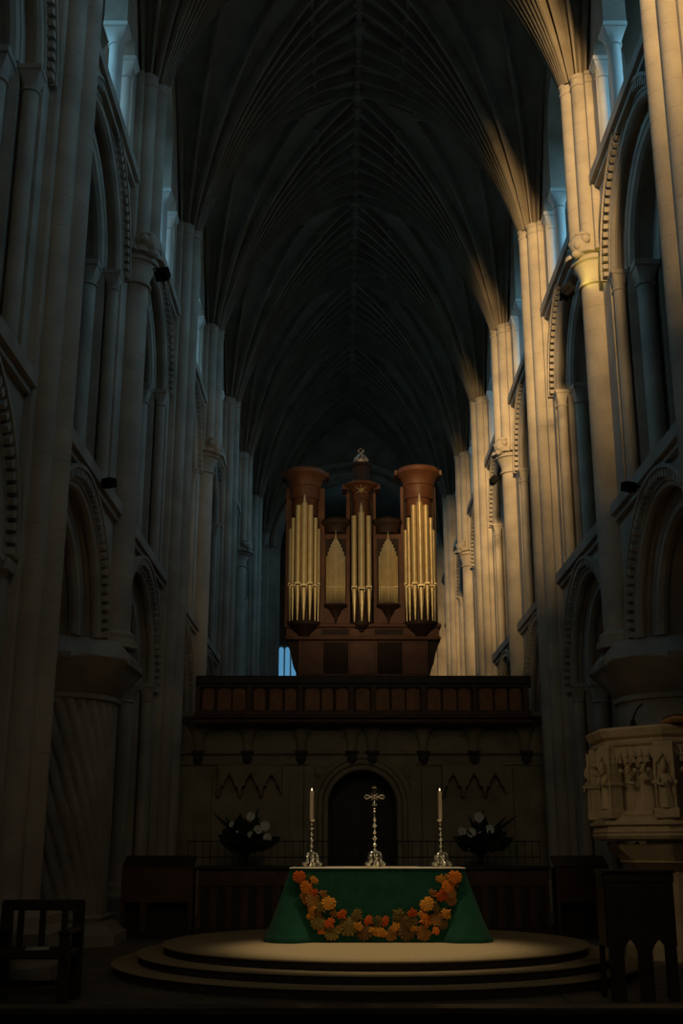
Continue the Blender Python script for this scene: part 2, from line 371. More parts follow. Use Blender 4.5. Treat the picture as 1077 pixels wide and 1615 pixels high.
# ------------------------------------------------------------------ vault
ceil = struct('ceiling', 'dark ribbed stone vault with fans of ribs meeting a long ridge', 'ceiling')
CX = 4.2; ZW = 19.6; NT = 14; F0, FM = radians(18), radians(70)
def rib_curve(xe, ye, ze, n=NT, off=0.24):
    dx, dy = xe-CX, ye; L = sqrt(dx*dx+dy*dy); ux, uy = dx/L, dy/L
    sx, sy = CX+ux*off*0.95, uy*off
    pts = []
    for i in range(n+1):
        f = F0+(FM-F0)*i/n; t = (cos(F0)-cos(f))/(cos(F0)-cos(FM)); h = (sin(f)-sin(F0))/(sin(FM)-sin(F0))
        pts.append(Vector((sx+(xe-sx)*t, sy+(ye-sy)*t, Z_SPR+(ze-Z_SPR)*h)))
    return pts
def ridge_z(x): return Z_RDG+(ZW-Z_RDG)*abs(x)/PF
ENDS = [(PF, -HB, ZW)]+[(PF*f, -HB, ridge_z(PF*f)) for f in (0.72, 0.36)]+[(0, -HB+HB*k/4, Z_RDG) for k in range(9)]+[(PF*f, HB, ridge_z(PF*f)) for f in (0.36, 0.72)]+[(PF, HB, ZW)]
CURVES = [rib_curve(*e) for e in ENDS]
def rib_mb(c, wd=0.17, dp=0.23, nose=0.075):
    rows = []
    for i, p in enumerate(c):
        t = (c[min(i+1, len(c)-1)]-c[max(i-1, 0)]).normalized()
        side = Vector((t.y, -t.x, 0))
        if side.length < 1e-4: d = c[-1]-c[0]; side = Vector((d.y, -d.x, 0))
        side.normalize(); nrm = side.cross(t)
        if nrm.z > 0 and i > 0: nrm = -nrm
        g = Vector((c[-1].x-c[0].x, c[-1].y-c[0].y, 0)).normalized()
        if nrm.dot(g)-nrm.z < 0: nrm = -nrm
        k = min(1.0, 0.38+0.62*(i/5)); e = min(1.0, 0.72+0.28*(i/3))
        a = side*wd*0.5*k; b = side*nose*0.5*k
        nrm = nrm*e
        rows.append([p-a-nrm*0.05, p-a*0.95+nrm*0.03, p-b*1.5+nrm*dp*0.55, p-b+nrm*dp, p+b+nrm*dp, p+b*1.5+nrm*dp*0.55, p+a*0.95+nrm*0.03, p+a-nrm*0.05])
    return MB().grid(rows, False)
def web_mb(curves):
    rows = []
    for j, c in enumerate(curves):
        rows.append([tuple(p) for p in c])
        if j < len(curves)-1:
            d = curves[j+1]; rows.append([tuple((p+q)*0.5+Vector((0, 0, 0.02))) for p, q in zip(c, d)])
    return MB().grid(rows)
def surf_at(c, X):
    for p, q in zip(c, c[1:]):
        if p.x >= X >= q.x: return p+(q-p)*((p.x-X)/(p.x-q.x))
    return c[-1]
LIER = [surf_at(c, 1.15) for c in CURVES[3:12]]
def bar(pts, r=0.07):
    rows = []
    for p in pts:
        p = Vector(p); rows.append([p+Vector((-r, 0, 0.05)), p+Vector((-r*0.6, 0, -0.15)), p+Vector((r*0.6, 0, -0.15)), p+Vector((r, 0, 0.05))])
    return MB().grid(rows)
def bary(pts, r=0.07):
    rows = []
    for p in pts:
        p = Vector(p); rows.append([p+Vector((0, -r, 0.05)), p+Vector((0, -r*0.6, -0.15)), p+Vector((0, r*0.6, -0.15)), p+Vector((0, r, 0.05))])
    return MB().grid(rows)
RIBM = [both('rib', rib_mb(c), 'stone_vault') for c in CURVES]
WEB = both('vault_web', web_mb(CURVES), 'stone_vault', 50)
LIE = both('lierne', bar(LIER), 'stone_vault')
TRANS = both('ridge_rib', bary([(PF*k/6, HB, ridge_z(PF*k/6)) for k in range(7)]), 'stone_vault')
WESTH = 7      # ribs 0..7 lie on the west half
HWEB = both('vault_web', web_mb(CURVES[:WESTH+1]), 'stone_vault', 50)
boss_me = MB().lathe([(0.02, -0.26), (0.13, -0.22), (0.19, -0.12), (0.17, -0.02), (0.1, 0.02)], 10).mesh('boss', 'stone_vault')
for s in (1, -1):
    for y in PIERS+[YE]:
        last = y == YE
        inst('vault_web', (HWEB if last else WEB)[s], ceil, (0, y, 0))
        if y < 5: continue
        for k, r in enumerate(RIBM):
            if last and k > WESTH: break
            inst('rib', r[s], ceil, (0, y, 0))
        if not last:
            inst('lierne', LIE[s], ceil, (0, y, 0)); inst('ridge_rib', TRANS[s], ceil, (0, y, 0))
            for k in (0, 2, 4, 6):
                p = LIER[k]; inst('boss', boss_me, ceil, (s*p.x, y+p.y, p.z), scale=(0.8, 0.8, 0.8))
        # webs of the half bay at the west end are closed by the west wall
obj('ridge_rib', bar([(0, y, Z_RDG) for y in (YW, 10, YE)], 0.12), 'stone_vault', ceil)
for y in PIERS:
    if y < 5: continue
    for k in range(0, 8):
        inst('boss', boss_me, ceil, (0, y-HB+BAY*k/8, Z_RDG-0.03), scale=(1.25,)*3 if k % 4 == 0 else (0.9,)*3)
obj('roof_deck', MB().box(-6.6, 6.6, YW-0.5, 64, Z_TOP+0.6, Z_TOP+0.9), 'dark_oak', ceil, smooth=0)

# ------------------------------------------------------------------ piers
VS_C = (PF, 0.0)
VS_SHAPES = [('c', 3.97, 0, 0.17), ('c', 4.10, 0.27, 0.15), ('c', 4.10, -0.27, 0.15), ('b', 4.04, 4.5, -0.17, 0.17), ('b', 4.17, 4.5, -0.50, 0.50)]
VS_POLY = star(VS_SHAPES, VS_C, 96)
def drum(poly, h, c):
    return MB().rings(poly, [(0, -0.005), (0.008, 0), (h-0.008, 0), (h, -0.005)], c, cap=False)
def courses(poly, z0, z1, c, step=0.5):
    lv = []; n = max(1, round((z1-z0)/step)); h = (z1-z0)/n
    for i in range(n):
        a = z0+i*h; lv += [(a, -0.005), (a+0.008, 0), (a+h-0.008, 0), (a+h, -0.005)]
    return MB().rings(poly, lv, c, cap=False)
CH = 0.45
DRUM_VS = both('stone_drum', drum(VS_POLY, CH, VS_C), 'stone', 18)
HS_C = (PF-0.02, 0.0); HS_POLY = star([('c', PF-0.06, 0, 0.27)], HS_C, 36)
DRUM_HS = both('stone_drum', drum(HS_POLY, CH, HS_C), 'stone', 18)
SPR_CAP = both('springer_band', MB().rings(VS_POLY, [(Z_SPR-0.24, 0.0), (Z_SPR-0.22, 0.02), (Z_SPR-0.17, 0.02), (Z_SPR-0.15, 0.0), (Z_SPR-0.08, 0.005), (Z_SPR-0.05, 0.03), (Z_SPR-0.01, 0.03), (Z_SPR+0.02, 0.0), (Z_SPR+0.08, -0.06)], VS_C), 'stone')
Z_MC = 11.35                                      # capital under the upper shaft of the minor piers
mc = MB().rings(HS_POLY, [(Z_MC-0.12, 0.0), (Z_MC-0.10, 0.05), (Z_MC-0.06, 0.05), (Z_MC-0.04, 0.01), (Z_MC+0.10, 0.02), (Z_MC+0.22, 0.07), (Z_MC+0.30, 0.12), (Z_MC+0.32, 0.17), (Z_MC+0.44, 0.17)], HS_C)
MINCAP = both('shaft_capital', mc, 'stone')
ch = MB()                                          # carved head and leaf corbel on the west and east sides of the vault shaft foot
for q in (-1,):
    ch.ball((3.93, q*0.30, Z_MC+0.60), 0.20, 1, 1.0, 1.15, 12, 8).ball((3.86, q*0.42, Z_MC+0.56), 0.08, 1, 1, 1.2).ball((3.84, q*0.33, Z_MC+0.42), 0.09, 1, 1, 0.8)
    ch.ball((3.99, q*0.46, Z_MC+0.66), 0.09).ball((3.80, q*0.24, Z_MC+0.66), 0.08).ball((3.97, q*0.34, Z_MC+0.78), 0.12, 1.3, 1.3, 0.6)
HEAD = both('carved_head', ch, 'stone')
FOOT = both('shaft_foot', MB().rings(VS_POLY, [(Z_MC+0.42, 0.10), (Z_MC+0.5, 0.10), (Z_MC+0.56, 0.03), (Z_MC+0.66, 0.0)], VS_C), 'stone')
# lower bodies
def core(y, p0, p1, z0, z1): return MB().box(p0, p1, -y, y, z0, z1)
mj = MB()
for y, a, b in ((HB-RA, PF, 4.56), (HB-RB, 4.55, 5.01), (HB-RC, 5.0, 6.1)): mj.box(a, b, -y, y, 0.3, Z_ARC-0.0)
MAJ_CORE = both('pier_core', mj, 'stone', 0)
mp = MB()
for y, a, b in ((HB-RA+0.05, PF-0.07, 4.62), (HB-RB+0.06, 4.5, 5.08), (HB-RC+0.06, 4.9, 6.16)): mp.box(a, b, -y, y, Z_ARC-0.16, Z_ARC-0.02)
MAJ_IMP = both('impost', mp, 'stone', 0)
bp_ = MB()
BPOLY = [(3.55, -0.5), (3.55, 0.5), (4.05, 0.95), (4.05, 1.15), (4.6, 1.35), (4.6, 1.62), (6.3, 1.62), (6.3, -1.62), (4.6, -1.62), (4.6, -1.35), (4.05, -1.15), (4.05, -0.95)]
bp_.rings(BPOLY, [(0, 0.06), (0.22, 0.06), (0.28, 0.0), (0.55, 0.0), (0.62, -0.08), (0.72, -0.08), (0.80, -0.16)], (5.2, 0))
MAJ_BASE = both('pier_base', bp_, 'stone', 20)
def plain_column(z0, z1, r):
    prof = []; n = round((z1-z0)/0.5); h = (z1-z0)/n
    for i in range(n): a = z0+i*h; prof += [(r-0.006, a), (r, a+0.010), (r, a+h-0.010), (r-0.006, a+h)]
    return MB().lathe(prof, 64, (5.18, 0, 0), cap=False)
def spiral_column(z0, z1, r, ng=32, twist=0.36):
    rows = []; N = ng*8; nz = 46
    for i in range(nz+1):
        z = z0+(z1-z0)*i/nz; row = []
        for k in range(N):
            a = 2*pi*k/N; ph = (a-twist*(z-z0))*ng/(2*pi); d = abs((ph+0.5) % 1-0.5)
            rr = r-0.085*max(0.0, 1-d/0.22)**1.0+0.018*sin(pi*min(1, d/0.5))
            row.append((5.18+rr*cos(a), rr*sin(a), z))
        rows.append(row)
    return MB().grid(rows, True)
COLR = 1.04
PLAIN = both('column', plain_column(0.42, 3.75, COLR), 'stone', 18)
colbase = MB().lathe([(1.42, 0), (1.42, 0.16), (1.34, 0.2), (1.30, 0.24), (1.28, 0.30), (1.12, 0.34), (1.18, 0.40), (1.06, 0.46)], 8, (5.18, 0, 0), pi/8, pi/8+2*pi)
COLBASE = both('column_base', colbase, 'stone', 20)
def colcap():
    mb = MB().lathe([(COLR, 3.68), (COLR+0.06, 3.70), (COLR+0.07, 3.76), (COLR+0.01, 3.79)], 48, (5.18, 0, 0), cap=False)
    rows = []; N = 64
    for q in range(7):
        t = q/6; row = []
        for k in range(N):
            a = 2*pi*k/N; sq = min(1/max(abs(cos(a)), abs(sin(a))), 1.20)
            sc = 1+0.025*t*abs(sin(6*a)); e = (1-t)+t*sq
            rr = (COLR+0.27*t**0.7)*e*sc; row.append((5.18+rr*cos(a), rr*sin(a), 3.79+0.5*t))
        rows.append(row)
    mb.grid(rows, True)
    oc = [(5.18+1.46*cos(pi/8+k*pi/4), 1.46*sin(pi/8+k*pi/4)) for k in range(8)]
    mb.rings(oc, [(4.22, -0.04), (4.26, 0), (4.36, 0), (4.40, -0.05), (4.5, -0.12), (Z_ARC, -0.24)], (5.18, 0)); return mb
COLCAP = both('column_capital', colcap(), 'stone', 40)
LOWBASE = both('shaft_base', MB().rings(HS_POLY, [(Z_ARC-0.05, 0.13), (Z_ARC+0.06, 0.13), (Z_ARC+0.10, 0.07), (Z_ARC+0.17, 0.09), (Z_ARC+0.25, 0.0)], HS_C), 'stone')
VS_FULL = both('vault_shaft', courses(VS_POLY, 0.7, Z_SPR-0.2, VS_C), 'stone', 18)
VS_SHORT = both('vault_shaft', courses(VS_POLY, Z_MC+0.6, Z_SPR-0.2, VS_C), 'stone', 18)
HS_FULL = both('half_shaft', courses(HS_POLY, Z_ARC+0.2, Z_MC-0.1, HS_C), 'stone', 18)
CORE_VL = both('vault_shaft', courses(star([('b', 4.1, 4.5, -0.1, 0.1)], VS_C, 16), 0.7, Z_SPR-0.2, VS_C, 20), 'stone')
CORE_VS = both('vault_shaft', courses(star([('b', 4.1, 4.5, -0.1, 0.1)], VS_C, 16), Z_MC+0.6, Z_SPR-0.2, VS_C, 20), 'stone')
CORE_HS = both('half_shaft', courses(star([('c', PF, 0, 0.1)], HS_C, 16), Z_ARC+0.2, Z_MC-0.1, HS_C, 20), 'stone')
MAJS = {-1: ['massive compound stone pier filling the left edge of the photo',
             'compound stone pier at the left end of the wooden loft, dim blue-brown',
             'dim compound stone pier rising behind the loft on the left',
             'farthest compound stone pier on the left, almost lost in the dark'],
        1: ['compound stone pier cut off by the upper right edge of the photo',
            'tall sunlit compound pier at the right end of the wooden loft',
            'sunlit orange compound pier behind the loft on the right',
            'farthest sunlit compound pier directly right of the organ case']}
MINS = {-1: ['fat round pillar with spiral grooves on the left, slim shaft above',
             'dim slim-shafted pier beyond the left end of the loft, between two compound piers',
             'far slim-shafted pier in the dark left of the organ'],
        1: ['round pillar behind the stone pulpit with golden sunlit shaft above',
            'sunlit slim-shafted pier with carved head, second of its kind on the right',
            'far sunlit slim-shafted pier just right of the organ, third of its kind']}
def stack(parent, me, z0, z1, ch=CH):
    n = round((z1-z0)/ch); h = (z1-z0)/n
    for i in range(n): inst('stone_drum', me, parent, (0, 0, z0+i*h), scale=(1, 1, h/ch))
for s in (1, -1):
    for k, y in enumerate(PIERS):
        major = (k % 2 == 1)
        seen = y > 12
        if seen:
            lab = (MAJS if major else MINS)[s][(k-5)//2 if major else (k-6)//2]
            root = thing('compound_pier' if major else 'round_pier', lab, 'pillar', (0, y, 0))
        else: root = None
        def pp(name, me):
            if root: return inst(name, me[s], root)
            return inst(name, me[s], wall[s], (0, y, 0))
        near = 12 < y < 36
        pp('springer_band', SPR_CAP)
        if major:
            if near: stack(pp('vault_shaft', CORE_VL), DRUM_VS[s], 0.7, Z_SPR-0.2)
            else: pp('vault_shaft', VS_FULL)
            pp('pier_core', MAJ_CORE); pp('impost', MAJ_IMP); pp('pier_base', MAJ_BASE)
            if seen and y < 30: put_cols(root, s, HB, ARCC, (-1,)); put_cols(root, s, -HB, ARCC, (1,))
        else:
            if near: stack(pp('vault_shaft', CORE_VS), DRUM_VS[s], Z_MC+0.6, Z_SPR-0.2); stack(pp('half_shaft', CORE_HS), DRUM_HS[s], Z_ARC+0.2, Z_MC-0.1)
            else: pp('vault_shaft', VS_SHORT); pp('half_shaft', HS_FULL)
            pp('shaft_capital', MINCAP); pp('shaft_foot', FOOT); pp('carved_head', HEAD); pp('shaft_base', LOWBASE)
            pp('column_base', COLBASE); pp('column_capital', COLCAP)
            if s < 0 and abs(y-18.95) < 0.1:
                o = obj('column', spiral_column(0.42, 3.75, COLR).mirrored(), 'stone', root, smooth=60); o['label'] = 'drum carved with steep spiral grooves'
            else: pp('column', PLAIN)

# ------------------------------------------------------------------ floor and end walls
floor = struct('floor', 'dark stone paved floor of the nave around the altar steps', 'floor')
obj('paving_bed', MB().box(-9.6, 9.6, YW-0.5, 64, -0.25, -0.012), 'stone_floor', floor, smooth=0)
flag = MB().bbox(-0.445, 0.445, -0.445, 0.445, -0.05, 0.0, 0.008).mesh('flagstone', 'stone_floor')
for i in range(-5, 6):
    for j in range(16):
        inst('flagstone', flag, floor, (i*0.9+(0.45 if j % 2 else 0), 7.6+j*0.9, random.uniform(-0.004, 0.0)))
we = struct('wall_back', 'west wall with a tall arched window behind the viewer', 'wall')
wm = MB()
def wallY(mb, spans, z0, z1, y0, y1, n=24):
    t = MB().slab(spans, z0, z1, y0, y1, n); mb.v += [(y, x, z) for x, y, z in t.v] if False else []
    k = len(mb.v); mb.v += [(yy, xx, zz) for xx, yy, zz in t.v]; mb.f += [tuple(k+i for i in reversed(f)) for f in t.f]; return mb
W_SILL, W_SPR, W_HW = 11.5, 17.4, 3.6
wallY(wm, [('solid', -10, -W_HW), ('arch', -W_HW, W_HW, W_SPR), ('solid', W_HW, 10)], W_SILL, 24, YW-0.8, YW)
wm.box(-10, 10, YW-0.8, YW, -0.3, W_SILL)
obj('masonry', wm, 'stone', we, smooth=0)
for i in range(1, 6): x = -W_HW+2*W_HW*i/6; obj('mullion', MB().box(x-0.07, x+0.07, YW-0.5, YW-0.3, W_SILL, W_SPR+sqrt(W_HW**2-x*x)), 'stone', we, smooth=0)
for i in range(24): x = -W_HW+2*W_HW*(i+0.5)/24; obj('sun_dimming_bar', MB().box(x-0.06, x+0.06, YW-0.5, YW-0.3, W_SILL, 14.0), 'stone', we, smooth=0)  # unseen bars added to weaken the sunbeam through the lower window
for i in range(6): z = 11.6+i*0.48; obj('sun_dimming_rail', MB().box(-W_HW, W_HW, YW-0.52, YW-0.28, z-0.06, z+0.06), 'stone', we, smooth=0)  # unseen crossbars added with them to soften the beam's lower edge
portal((0, YW-0.82, (W_SILL+W_SPR+W_HW)/2), (pi/2, 0, 0), 2*W_HW, W_SPR+W_HW-W_SILL)
ea = struct('wall_end', 'far end wall with a wide round arch behind the organ', 'wall')
em = MB()
wallY(em, [('solid', -9.8, -3.9), ('arch', -3.9, 3.9, 14.95), ('solid', 3.9, 9.8)], -0.2, Z_TOP+0.6, YE, YE+0.5, 32)
wallY(em, [('solid', -9.8, -3.4), ('arch', -3.4, 3.4, 14.95), ('solid', 3.4, 9.8)], -0.2, Z_TOP+0.6, YE+0.5, YE+1.4, 32)
obj('masonry', em, 'stone', ea)
er = MB()
for R, yy, r in ((4.05, YE, 0.14), (3.65, YE+0.45, 0.16)):
    t = MB().arc_roll(0, 14.95, R, yy, r, n=36); k = len(er.v); er.v += [(q[1], q[0], q[2]) for q in t.v]; er.f += [tuple(k+i for i in reversed(f)) for f in t.f]
obj('arch_roll', er, 'stone', ea)
obj('far_masonry', MB().box(-9.8, 9.8, 63.5, 64, -0.2, Z_TOP+0.8), 'stone', ea, smooth=0)
fw = MB()
for x in (-3.85, -3.5, -3.15):
    fw.v = fw.v; t = [(x-0.13, 63.45, 8.0), (x+0.13, 63.45, 8.0), (x+0.13, 63.45, 12.0)]+[(x+0.13*cos(pi*i/8), 63.45, 12.0+0.13*sin(pi*i/8)) for i in range(1, 8)]+[(x-0.13, 63.45, 12.0)]
    fw.poly(t)
obj('window_or_glow_pane', fw, 'wall_glow', ea, smooth=0)  # glowing strips added in place of the blue-lit wall beyond the organ

# ================================================================== STONE SCREEN AND WOODEN LOFT
def bx(mb, u0, v0, u1, v1, y0, y1, ref=None):
    """box whose front face (at y0) covers a pixel rectangle"""
    r = y0 if ref is None else ref
    a = P(u0, v0, r); b = P(u1, v1, r); mb.box(min(a[0], b[0]), max(a[0], b[0]), y0, y1, min(a[1], b[1]), max(a[1], b[1])); return mb
def xz_arc(mb, xc, zc, R, y, r, n=20, a0=0.0, a1=pi, seg=6):
    return mb.tube([(xc+R*cos(a0+(a1-a0)*i/n), y, zc+R*sin(a0+(a1-a0)*i/n)) for i in range(n+1)], r, seg)
def xz_prism(mb, pts, y0, y1):
    """outline in x,z pushed from y0 (front) to y1; pts counter-clockwise seen from the front"""
    n = len(mb.v); m = len(pts)
    mb.v += [(x, y0, z) for x, z in pts]+[(x, y1, z) for x, z in pts]
    for i in range(m):
        j = (i+1) % m; mb.f.append((n+j, n+i, n+m+i, n+m+j))
    mb.f.append(tuple(n+i for i in range(m))); mb.f.append(tuple(n+m+m-1-i for i in range(m))); return mb

screen = thing('stone_screen', 'dim stone screen with central doorway and niches under the wooden loft', 'screen', (0, 25.6, 0))
DX, DR, DZ = 0.02, 0.74, 2.30
sm = MB(); wallY(sm, [('solid', -4.25, DX-DR), ('arch', DX-DR, DX+DR, DZ), ('solid', DX+DR, 4.25)], 0, 4.3, 0, 1.3)
obj('masonry', sm, 'stone_screen', screen)
for R, y, r in ((0.80, -0.02, 0.06), (0.92, -0.05, 0.055), (1.04, -0.03, 0.07)):
    m_ = MB(); m_.tube([(DX+R, y, 0)]+[(DX+R*cos(pi*i/28), y, DZ+R*sin(pi*i/28)) for i in range(29)]+[(DX-R, y, 0)], r, 8); obj('door_moulding', m_, 'stone_screen', screen)
dd = MB()
for q in (-1, 1): dd.box(DX+min(0.01*q, q*0.74), DX+max(0.01*q, q*0.74), 0.75, 0.82, 0, 3.1)
door = obj('door_leaf', dd, 'dark_oak', screen, smooth=0)
for q in (-1, 1):
    h = MB(); h.tube([(DX+q*0.12+0.045*cos(2*pi*i/12), 0.72, 1.28+0.045*sin(2*pi*i/12)) for i in range(13)], 0.011, 6); obj('door_ring', h, 'silver', door)
def zq(v, Y=25.5): return P(571, v, Y)[1]
def xq(u, v=1200, Y=25.5): return P(u, v, Y)[0]
for v, h, d in ((1187, 0.07, 0.10), (1203, 0.10, 0.06)):
    for a, b in ((-4.2, -1.15), (1.2, 4.2)) if v > 1195 else ((-4.2, 4.2),):
        obj('string_course', MB().bbox(a, b, -d, 0.02, zq(v)-h/2, zq(v)+h/2, 0.02), 'stone_screen', screen, smooth=0)
corb = MB().ball((0, 0, 0), 0.11, 1, 0.9, 1.15, 12, 8).ball((0, -0.09, -0.02), 0.035).ball((-0.04, -0.085, 0.03), 0.02).ball((0.04, -0.085, 0.03), 0.02).lathe([(0.13, 0.09), (0.15, 0.12), (0.15, 0.16)], 10).mesh('corbel_head', 'stone_dark')
cone_rows = []
for i in range(9):
    t = i/8; r = 0.10+0.46*(1-cos(t*pi/2)); z = 0.95*sin(t*pi/2)
    cone_rows.append([(r*cos(a), -r*abs(sin(a))*0.9, z) for a in [pi*k/16 for k in range(17)]])
fanc = MB().grid(cone_rows).mesh('coving_fan', 'stone_screen')
for u in (312, 390, 475, 555, 587, 668, 748, 830):
    x = xq(u, 1195)
    inst('corbel_head', corb, screen, (x, -0.10, zq(1196))); inst('coving_fan', fanc, screen, (x, 0, zq(1186)), scale=(1, 1, (4.16-zq(1186))/0.95))
for ua, ub in ((329, 382), (410, 463), (488, 541), (606, 652), (684, 731), (762, 812)):
    m_ = MB(); xa, xb = xq(ua, 1150), xq(ub, 1150); xz_arc(m_, (xa+xb)/2, zq(1163), (xb-xa)/2, -0.03, 0.035, 14); obj('coving_arch', m_, 'stone_screen', screen)
# canopied niches
def ogee(mb, x0, x1, zb, h, ztop, y0, y1):
    """block with a cusped pointed arch cut into its lower edge"""
    xc, hw = (x0+x1)/2, (x1-x0)/2; pts = []
    prof = [(-1, 0), (-0.86, 0.02), (-0.80, 0.28), (-0.62, 0.40), (-0.50, 0.34), (-0.46, 0.62), (-0.22, 0.86), (0, 1.12)]
    full = prof+[(-a, b) for a, b in reversed(prof[:-1])]
    pts = [(xc+a*hw, zb+b*h) for a, b in full]
    xz_prism(mb, pts+[(x1, ztop), (x0, ztop)], y0, y1); return mb
for us in ((345, 379, 412, 445), (697, 730, 763, 797)):
    for a, b in zip(us, us[1:]):
        m_ = MB(); ogee(m_, xq(a, 1230), xq(b, 1230), zq(1250), zq(1222)-zq(1250), zq(1207), -0.24, 0.02); c_ = obj('niche_canopy', m_, 'stone_screen', screen, smooth=0)
        f_ = MB(); xm = (xq(a, 1230)+xq(b, 1230))/2
        f_.ball((xq(a, 1230), -0.13, zq(1251)), 0.06, 1, 1, 1.5); f_.lathe([(0.05, 0), (0.02, 0.1), (0.045, 0.13), (0.0, 0.2)], 8, (xm, -0.14, zq(1222)-0.02)); obj('finial', f_, 'stone_screen', c_)
for u, w_ in ((322, 0.16), (468, 0.14), (487, 0.10), (655, 0.10), (676, 0.14), (822, 0.16)):
    x = xq(u, 1260); m_ = MB().bbox(x-w_, x+w_, -0.12, 0.05, 0, zq(1210), 0.02).bbox(x-w_-0.03, x+w_+0.03, -0.15, 0.05, 0, 0.5, 0.02); obj('buttress', m_, 'stone_screen', screen, smooth=0)
for u in (505, 640):
    m_ = MB(); m_.ball((xq(u, 1218), -0.03, zq(1218)), 0.13, 1, 0.5, 1, 8, 6); obj('carved_rosette', m_, 'stone_screen', screen)

loft = thing('loft_balustrade', 'long reddish oak balustrade of arched panels carrying the organ loft', 'balustrade', (0, 25, 0))
XL, XR = P(308, 1100, 25)[0], P(838, 1100, 25)[0]
zl = lambda v: P(571, v, 25)[1]
obj('loft_floor', MB().box(XL, XR, 0.0, 4.5, zl(1138)+0.02, zl(1128)), 'dark_oak', loft, smooth=0)
obj('backing_board', MB().box(XL+0.05, XR-0.05, 0.10, 0.14, zl(1128), zl(1072)), 'dark_oak', loft, smooth=0)
obj('top_rail', MB().bbox(XL, XR, -0.05, 0.2, zl(1079), zl(1066), 0.02).box(XL, XR, -0.01, 0.12, zl(1084), zl(1079)), 'dark_oak', loft, smooth=0)
obj('bottom_rail', MB().bbox(XL, XR, -0.02, 0.16, zl(1129), zl(1120), 0.015), 'oak', loft, smooth=0)
obj('cornice', MB().bbox(XL-0.05, XR+0.05, -0.16, 0.2, zl(1134), zl(1129), 0.02).bbox(XL, XR, -0.10, 0.2, zl(1141), zl(1134), 0.02), 'oak', loft, smooth=0)
PAN = [(319, 337), (343, 364), (367, 387), (400, 418), (425, 445), (449, 467), (481, 504), (507, 525), (530, 549), (561, 583), (593, 615), (617, 638), (641, 662), (674, 695), (699, 720), (723, 742), (756, 777), (781, 800), (804, 822)]
for a, b in PAN:
    xa, xb = P(a, 1100, 25)[0], P(b, 1100, 25)[0]; z0, z1 = zl(1120), zl(1085); h = 0.07
    pts = [(xa, z0), (xb, z0), (xb, z1-h)]+[((xa+xb)/2+(xb-xa)/2*cos(pi*i/10), z1-h+h*sin(pi*i/10)) for i in range(1, 10)]+[(xa, z1-h)]
    m_ = MB(); xz_prism(m_, pts, 0.055, 0.10); obj('panel', m_, 'oak_panel', loft, smooth=0)
    t_ = MB(); t_.tube([(xa-0.02, 0.05, z0), (xa-0.02, 0.05, z1-h)]+[((xa+xb)/2-((xb-xa)/2+0.02)*cos(pi*i/10), 0.05, z1-h+(h+0.02)*sin(pi*i/10)) for i in range(1, 10)]+[(xb+0.02, 0.05, z1-h), (xb+0.02, 0.05, z0)], 0.018, 6); obj('panel_frame', t_, 'oak', loft)
for u in (312, 393, 474, 554, 589, 668, 749, 829):
    x = P(u, 1100, 25)[0]; obj('post', MB().bbox(x-0.05, x+0.05, -0.03, 0.1, zl(1128), zl(1080), 0.015), 'oak', loft, smooth=0)

# ================================================================== ORGAN
OY = 26.6
organ = thing('pipe_organ', 'carved brown pipe organ with gilded pipes standing on the loft', 'organ', (0, OY, zl(1128)))
OZ = zl(1128)
def ox(u, v=900): return P(u, v, OY)[0]
def oz(v): return P(571, v, OY)[1]-OZ
KPX = ox(600)-ox(599)                 # metres per photo pixel at the organ
def cap_prof(r, z0, z1, out):
    h = z1-z0
    return [(r, z0), (r+out*0.15, z0+h*0.05), (r+out*0.2, z0+h*0.28), (r+out*0.35, z0+h*0.36), (r+out*0.45, z0+h*0.5), (r+out*0.8, z0+h*0.62), (r+out, z0+h*0.72), (r+out, z0+h*0.9), (r+out*0.8, z0+h)]
def pipe(parent, x, y, ztop, zmouth, zfoot, r, spire=0.0, seg=12):
    b = MB(); b.lathe([(r, zmouth+r*0.5), (r, ztop)]+([(r*0.55, ztop+spire*0.05), (r*0.45, ztop+spire*0.5), (0.006, ztop+spire)] if spire else [(r*0.85, ztop+0.004)]), seg, (x, y, 0))
    o = obj('pipe', b, 'gold', parent)
    f = MB(); f.lathe([(r*0.22, zfoot), (r*0.32, zfoot+0.05), (r*0.98, zmouth-r*0.6), (r*0.98, zmouth-r*0.1)], seg, (x, y, 0)); obj('pipe_foot', f, 'gold', o)
    m_ = MB(); m_.box(x-r*1.0, x-r*0.8, y-r*1.05, y-r*0.3, zmouth-r*0.6, zmouth+r*0.9).box(x+r*0.8, x+r*1.0, y-r*1.05, y-r*0.3, zmouth-r*0.6, zmouth+r*0.9).box(x-r*0.8, x+r*0.8, y-r*1.06, y-r*0.5, zmouth+r*0.25, zmouth+r*0.9); obj('pipe_mouth', m_, 'gold', o, smooth=0)
    m_ = MB(); m_.box(x-r*0.7, x+r*0.7, y-r*1.0, y-r*0.3, zmouth-r*0.15, zmouth+r*0.25); obj('mouth_slit', m_, 'organ_dark', o, smooth=0)
    return o
